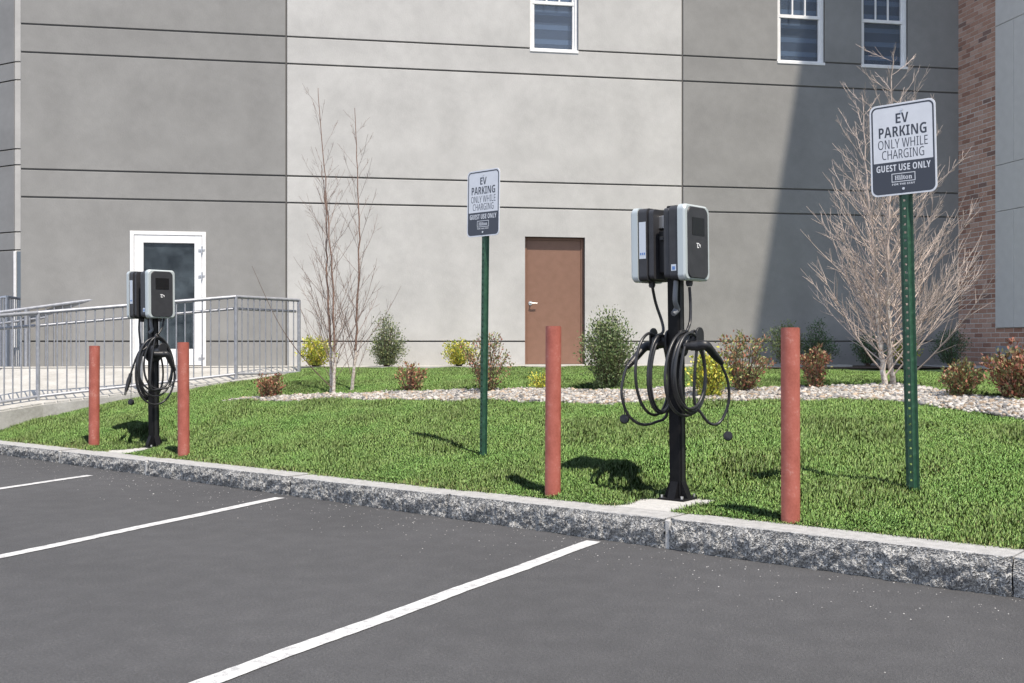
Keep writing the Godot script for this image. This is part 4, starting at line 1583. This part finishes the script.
func one_sign(label: String, foot: Vector2, mid: Vector2, h: float, face: Vector3) -> void:
	var g := G(foot.x, foot.y)
	var d := -g.z
	var c := P(mid.x, mid.y, d)
	var ax := Vector3(face.z, 0, -face.x)
	var up := (c - Vector3(g.x, g.y, g.z)).normalized()
	var z := ax.cross(up).normalized()
	ax = up.cross(z).normalized()
	var t := thing("parking_sign", label, "sign", Transform3D(Basis(ax, up, z), g), "charging bay signs")
	var top := g.distance_to(c)
	var w := h * 0.72
	# U-channel: a web with a hole every inch and two flanges, lips outward
	var st := S()
	var web_z := -0.012
	var ptop := top + h * 0.40
	var pitch := 0.0508
	var y := -0.15
	while y < ptop:
		box(st, Transform3D(Basis.IDENTITY, Vector3(0, y + (pitch - 0.013) / 2, web_z)), Vector3(0.0145, pitch - 0.013, 0.004))
		y += pitch
	for s in [-1.0, 1.0]:
		box(st, Transform3D(Basis.IDENTITY, Vector3(s * 0.0105, (ptop - 0.15) / 2, web_z)), Vector3(0.0065, ptop + 0.15, 0.004))
		box(st, Transform3D(Basis(Vector3.UP, s * -0.35), Vector3(s * 0.0185, (ptop - 0.15) / 2, web_z - 0.012)), Vector3(0.0045, ptop + 0.15, 0.032), 0.001)
		box(st, Transform3D(Basis.IDENTITY, Vector3(s * 0.032, (ptop - 0.15) / 2, web_z - 0.027)), Vector3(0.022, ptop + 0.15, 0.0045), 0.001)
	obj("post", st, M.green_post, t)
	var p := sub("sign_panel", t, Transform3D(Basis.IDENTITY, Vector3(0, top, -0.004)))
	st = S()
	slab(st, round_rect(w, h, 0.042, 8), -0.0035, 0.0, 0.0006)
	obj("plate", st, M.sign_white, p)
	st = S()
	ring_slab(st, round_rect(w - 0.022, h - 0.022, 0.036, 8), round_rect(w - 0.042, h - 0.042, 0.028, 8), -0.001, 0.0003)
	# lower dark field: flat top, rounded foot
	var split := h * (0.5 - 0.635)
	var poly := PackedVector2Array()
	var rr := round_rect(w - 0.022, h - 0.022, 0.036, 8)
	for v in rr:
		poly.append(Vector2(v.x, minf(v.y, split)))
	var clean := PackedVector2Array()
	for v in poly:
		if clean.is_empty() or clean[-1].distance_to(v) > 0.0005: clean.append(v)
	if clean[0].distance_to(clean[-1]) < 0.0005: clean.remove_at(clean.size() - 1)
	slab(st, clean, -0.001, 0.0004)
	obj("printed_field", st, M.sign_dark, p)
	var k := h / 0.61
	var at := func(fr: float) -> Vector3: return Vector3(0, h * (0.5 - fr), 0.0002)
	lettering("EV", 0.066 * k, 0.086 * k, at.call(0.165), M.sign_dark, p, true)
	lettering("PARKING", 0.070 * k, 0.318 * k, at.call(0.305), M.sign_dark, p, true)
	lettering("ONLY WHILE", 0.060 * k, 0.33 * k, at.call(0.437), M.sign_dark, p)
	lettering("CHARGING", 0.060 * k, 0.28 * k, at.call(0.553), M.sign_dark, p)
	lettering("GUEST USE ONLY", 0.045 * k, 0.36 * k, at.call(0.70) + Vector3(0, 0, 0.0004), M.sign_white, p, true)
	st = S()
	ring_slab(st, round_rect(0.158 * k, 0.058 * k, 0.002, 2), round_rect(0.149 * k, 0.049 * k, 0.001, 2), 0.0, 0.0008, Transform3D(Basis.IDENTITY, Vector3(0, h * (0.5 - 0.81), 0)))
	obj("logo_frame", st, M.sign_white, p)
	lettering("Hilton", 0.031 * k, 0.116 * k, at.call(0.81) + Vector3(0, 0, 0.0004), M.sign_white, p, true, true)
	lettering("FOR THE STAY", 0.0125 * k, 0.152 * k, at.call(0.882) + Vector3(0, 0, 0.0004), M.sign_white, p, true)
	for fr in [0.075, 0.935]:
		st = S()
		var b: Vector3 = at.call(fr)
		tube(st, [b - Vector3(0, 0, 0.002), b + Vector3(0, 0, 0.004)], 0.009, 6)
		obj("bolt", st, M.steel, p)

# ------------------------------------------------------------------ trees
func limb(start: Vector3, dir: Vector3, length: float, lift: float, wob: float, steps: int) -> Array:
	var pts := [start]
	var d := dir.normalized()
	for i in steps:
		d = (d + Vector3.UP * lift / steps + Vector3(rng.randfn(0, wob), rng.randfn(0, wob), rng.randfn(0, wob))).normalized()
		pts.append(pts[-1] + d * length / steps)
	return pts

func taper(n: int, r0: float, r1: float) -> Array:
	var a := []
	for i in n: a.append(lerpf(r0, r1, float(i) / (n - 1)))
	return a

func bare_tree(label: String, category: String, leaders: Array, r0: float, branches: int, reach: float, spread: float, lift: float, low: float, m_trunk: Material, m_up: Material, m_twig: Material, twigs: int, trunk_share: float) -> Node3D:
	var base: Vector3 = leaders[0][0]
	var t := thing("birch_tree", label, category, Transform3D(Basis.IDENTITY, base))
	var tw := S()
	for L in leaders:
		var path := []
		for p in L: path.append(p - base)
		path[0] += Vector3(0, -0.06, 0)
		path = spline(path, 7)
		for i in range(2, path.size()): path[i] += Vector3(rng.randfn(0, 0.006), 0, rng.randfn(0, 0.006))
		var n: int = path.size()
		var rad := []
		for i in n:
			var w := float(i) / (n - 1)
			rad.append(lerpf(r0, 0.0035, pow(w, 0.75)) * (1.0 + 0.5 * exp(-w * 40.0)))
		var cut := int(n * trunk_share)
		var st := S()
		tube(st, path.slice(0, cut + 1), rad.slice(0, cut + 1), 10)
		var tr := obj("trunk", st, m_trunk, t)
		st = S()
		tube(st, path.slice(cut, n), rad.slice(cut, n), 7)
		obj("leader", st, m_up, tr)
		var height: float = path[-1].y
		for b in branches:
			var w := low + (0.97 - low) * pow((b + rng.randf()) / branches, 0.9)
			var i := int(w * (n - 1))
			var s: Vector3 = path[i]
			var az := b * 2.4 + rng.randf() * 0.9
			var ang := deg_to_rad(spread + rng.randfn(0, 7))
			var dir := Vector3(cos(az) * sin(ang), cos(ang), sin(az) * sin(ang))
			var len := reach * (0.25 + 0.75 * (1.0 - w)) * rng.randf_range(0.65, 1.15)
			var pts := limb(s, dir, len, lift, 0.05, 8)
			var br := thin * minf(rad[i] * 0.45, 0.0028 + 0.0042 * len)
			tube(tw, spline(pts, 2), taper(pts.size() * 2 - 1, br, 0.0016), 5, false)
			for k in int(twigs * (0.5 + len)):
				var f := rng.randf_range(0.2, 0.97)
				var ii := int(f * 7.0)
				var sp: Vector3 = pts[ii].lerp(pts[ii + 1], f * 7.0 - ii)
				var bd: Vector3 = (pts[ii + 1] - pts[ii]).normalized()
				var out := bd.cross(Vector3(rng.randfn(0, 1), rng.randfn(0, 1), rng.randfn(0, 1))).normalized()
				var tl := len * rng.randf_range(0.12, 0.36) * (1.1 - f * 0.6)
				var tp := limb(sp, bd + out * rng.randf_range(0.45, 0.8) + Vector3.UP * 0.15, tl, lift * 0.4, 0.07, 4)
				tube(tw, tp, taper(5, maxf(br * 0.45, 0.0018 * thin), 0.0011 * thin), 4, false)
				if rng.randf() < 0.5:
					var o2 := bd.cross(Vector3(rng.randfn(0, 1), rng.randfn(0, 1), rng.randfn(0, 1))).normalized()
					var tp2 := limb(tp[2], bd + o2 * 0.7, tl * 0.5, lift * 0.4, 0.07, 3)
					tube(tw, tp2, taper(4, 0.0017, 0.0011), 4, false)
	obj("crown", tw, m_twig, t)
	return t

func trees() -> void:
	var g := G(333, 395)
	var d := -g.z
	var g2 := G(351, 392)
	var d2 := -g2.z
	var la := [g, P(334.5, 365, d), P(334, 330, d), P(331, 260, d + 0.03), P(325, 180, d + 0.05), P(317.5, 88, d + 0.05)]
	var lb := [g2, P(354.5, 362, d2), P(356.5, 330, d2), P(359, 250, d2), P(358, 180, d2), P(355, 108, d2)]
	var lc := [G(331, 394), P(331, 360, d + 0.1), P(329, 320, d + 0.1), P(326.5, 250, d + 0.12), P(326, 210, d + 0.12), P(321, 165, d + 0.1)]
	thin = 0.62
	var t := bare_tree("slim young birch with two bare reddish stems by the railing's end", "tree", [la, lb, lc], 0.024, 36, 1.2, 34, 0.25, 0.09, M.bark_white, M.bark_brown, M.twig_brown, 6, 0.30)
	# one long bare shoot leaning toward the railing
	var st := S()
	var b: Vector3 = t.position
	tube(st, spline([P(332, 388, d) - b, P(305, 360, d) - b, P(278, 322, d) - b, P(252, 266, d) - b], 5), taper(16, 0.008, 0.002), 6)
	obj("long_shoot", st, M.twig_dark, t)
	thin = 1.0
	var h := G(886, 389)
	var e := -h.z
	var ra := [h, P(881, 345, e), P(875, 270, e), P(868, 190, e), P(862, 95, e)]
	var rb := [G(894, 388), P(889, 340, e - 0.05), P(888, 260, e - 0.1), P(891, 160, e - 0.1), P(893, 52, e - 0.1)]
	var rc := [G(909, 386), P(908, 345, e + 0.15), P(911, 270, e + 0.2), P(910, 190, e + 0.2), P(905, 100, e + 0.2)]
	bare_tree("bare pale birch with three white trunks and wide fanned branches near brick wing", "tree", [ra, rb, rc], 0.034, 60, 1.62, 52, 0.55, 0.12, M.bark_white, M.twig_pale, M.twig_pale, 9, 0.45)

# ------------------------------------------------------------------ shrubs
const PAL := {
	"gold": [Color(0.38, 0.36, 0.04), Color(0.27, 0.30, 0.04), Color(0.18, 0.24, 0.04), Color(0.46, 0.40, 0.06)],
	"green": [Color(0.085, 0.125, 0.045), Color(0.055, 0.09, 0.03), Color(0.12, 0.16, 0.06), Color(0.16, 0.18, 0.085)],
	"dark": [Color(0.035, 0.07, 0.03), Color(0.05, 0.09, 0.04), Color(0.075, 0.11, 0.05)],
	"grey": [Color(0.10, 0.13, 0.06), Color(0.16, 0.18, 0.07), Color(0.075, 0.10, 0.05)],
	"red": [Color(0.17, 0.055, 0.035), Color(0.24, 0.09, 0.055), Color(0.12, 0.11, 0.045), Color(0.16, 0.15, 0.06), Color(0.28, 0.16, 0.10)],
	"russet": [Color(0.21, 0.08, 0.05), Color(0.13, 0.14, 0.05), Color(0.17, 0.17, 0.07), Color(0.27, 0.15, 0.085), Color(0.09, 0.11, 0.04)],
}

func shrub(label: String, category: String, px: float, py: float, wpx: float, hpx: float, pal: String, stems: int, leaves: int, leaf: float, at = null, form := "round") -> void:
	var g: Vector3 = at if at != null else G(px, py)
	var s := -g.z / F
	var w := wpx * s * 0.5
	var h := hpx * s
	var t := thing("shrub", label, category, Transform3D(Basis.IDENTITY, g), "shrubs of the planting")
	var wood := S()
	var fol := S()
	var cols: Array = PAL[pal]
	var tips := []
	for i in stems:
		var az := i * 2.39996 + rng.randf() * 0.6
		var f := sqrt((i + 0.5) / stems)
		var reach := w * f * rng.randf_range(0.8, 1.08)
		var hh := 0.0
		if form == "cone": hh = h * (1.0 - 0.75 * f) * rng.randf_range(0.85, 1.05)
		elif form == "vase": hh = h * (1.0 - 0.25 * f) * rng.randf_range(0.55, 1.08)
		else: hh = h * sqrt(maxf(1.0 - f * f * 0.8, 0.05)) * rng.randf_range(0.78, 1.04)
		var end := Vector3(cos(az) * reach, hh, sin(az) * reach)
		var midp := Vector3(end.x * 0.45, end.y * 0.42, end.z * 0.45) + Vector3(rng.randfn(0, 0.02), rng.randfn(0, 0.02), rng.randfn(0, 0.02))
		var root := Vector3(cos(az), 0, sin(az)) * w * 0.12 * rng.randf()
		root.y = -0.03
		var pts := spline([root, midp, end], 4)
		tube(wood, pts, taper(pts.size(), 0.006, 0.002), 4, false)
		tips.append(pts)
	for i in leaves:
		var pts: Array = tips[rng.randi() % tips.size()]
		var f := 1.0 - pow(rng.randf(), 1.5) * (0.88 if form != "vase" else 0.8)
		var k := f * (pts.size() - 1)
		var ii := mini(int(k), pts.size() - 2)
		var p: Vector3 = pts[ii].lerp(pts[ii + 1], k - ii)
		var sp := (0.10 if form != "vase" else 0.05) * (1.0 if h > 0.5 else 0.7)
		p += Vector3(rng.randfn(0, 1), rng.randfn(0, 0.8), rng.randfn(0, 1)) * sp * 0.5
		if p.y < 0.02: p.y = 0.02 + rng.randf() * 0.05
		var dir := (Vector3(p.x, absf(p.y) * 0.5 + 0.1, p.z).normalized() + Vector3(rng.randfn(0, 0.6), rng.randfn(0.2, 0.6), rng.randfn(0, 0.6))).normalized()
		var sd := dir.cross(Vector3(rng.randfn(0, 1), rng.randfn(0, 1), rng.randfn(0, 1))).normalized()
		var c: Color = cols[rng.randi() % cols.size()] * rng.randf_range(1.0, 1.65)
		var l := leaf * rng.randf_range(0.7, 1.35)
		leaf_quad(fol, p, dir, sd, l, l * 0.55, c)
	obj("stems", wood, M.twig_dark, t)
	obj("foliage", fol, M.leafy, t)

func shrubs() -> void:
	shrub("low russet shrub at the pointed end of the stone bed", "shrub", 270, 399, 34, 27, "red", 26, 1500, 0.03, null, "vase")
	shrub("small russet shrub between the slim birch and the sign post", "shrub", 411, 393, 30, 32, "red", 20, 900, 0.03, null, "vase")
	shrub("tall twiggy russet shrub behind the sign post by the brown door", "shrub", 487, 394, 58, 64, "russet", 34, 1900, 0.03, null, "vase")
	shrub("tiny yellow shrub in the stone bed before the brown door", "shrub", 541, 391, 26, 18, "gold", 14, 500, 0.028)
	shrub("large rounded grey green shrub beside the brown door", "shrub", 608, 391, 54, 80, "green", 80, 9000, 0.028)
	shrub("bright yellow shrub behind the hanging cable loops in the stone bed", "shrub", 709, 399, 40, 48, "gold", 40, 2400, 0.034)
	shrub("red and green shrub beside the yellow shrub in the stone bed", "shrub", 743, 394, 64, 66, "russet", 30, 1900, 0.032, null, "vase")
	shrub("compact red shrub behind a bollard near the three-trunk birch", "shrub", 815, 391, 34, 44, "red", 26, 1700, 0.032, null, "vase")
	shrub("low russet shrub in the bed beside the three-trunk birch", "shrub", 960, 399, 44, 36, "russet", 30, 1900, 0.032, null, "vase")
	shrub("big red leaved shrub in the bed before the pale panels", "shrub", 1016, 402, 56, 60, "red", 44, 3400, 0.036, null, "vase")
	# shrubs along the wall
	shrub("yellow green shrub against the wall at the end of the railing", "shrub", 316, 369, 38, 30, "gold", 40, 2600, 0.036, W(wall_t(316), FLOOR, 0.75))
	shrub("upright grey green shrub against the pale wall behind the slim birch", "shrub", 384, 369, 38, 62, "grey", 60, 4500, 0.03, W(wall_t(384), FLOOR, 0.7), "cone")
	shrub("low yellow green shrub against the pale wall behind the sign post", "shrub", 453, 369, 38, 26, "gold", 34, 2000, 0.036, W(wall_t(453), FLOOR, 0.7))
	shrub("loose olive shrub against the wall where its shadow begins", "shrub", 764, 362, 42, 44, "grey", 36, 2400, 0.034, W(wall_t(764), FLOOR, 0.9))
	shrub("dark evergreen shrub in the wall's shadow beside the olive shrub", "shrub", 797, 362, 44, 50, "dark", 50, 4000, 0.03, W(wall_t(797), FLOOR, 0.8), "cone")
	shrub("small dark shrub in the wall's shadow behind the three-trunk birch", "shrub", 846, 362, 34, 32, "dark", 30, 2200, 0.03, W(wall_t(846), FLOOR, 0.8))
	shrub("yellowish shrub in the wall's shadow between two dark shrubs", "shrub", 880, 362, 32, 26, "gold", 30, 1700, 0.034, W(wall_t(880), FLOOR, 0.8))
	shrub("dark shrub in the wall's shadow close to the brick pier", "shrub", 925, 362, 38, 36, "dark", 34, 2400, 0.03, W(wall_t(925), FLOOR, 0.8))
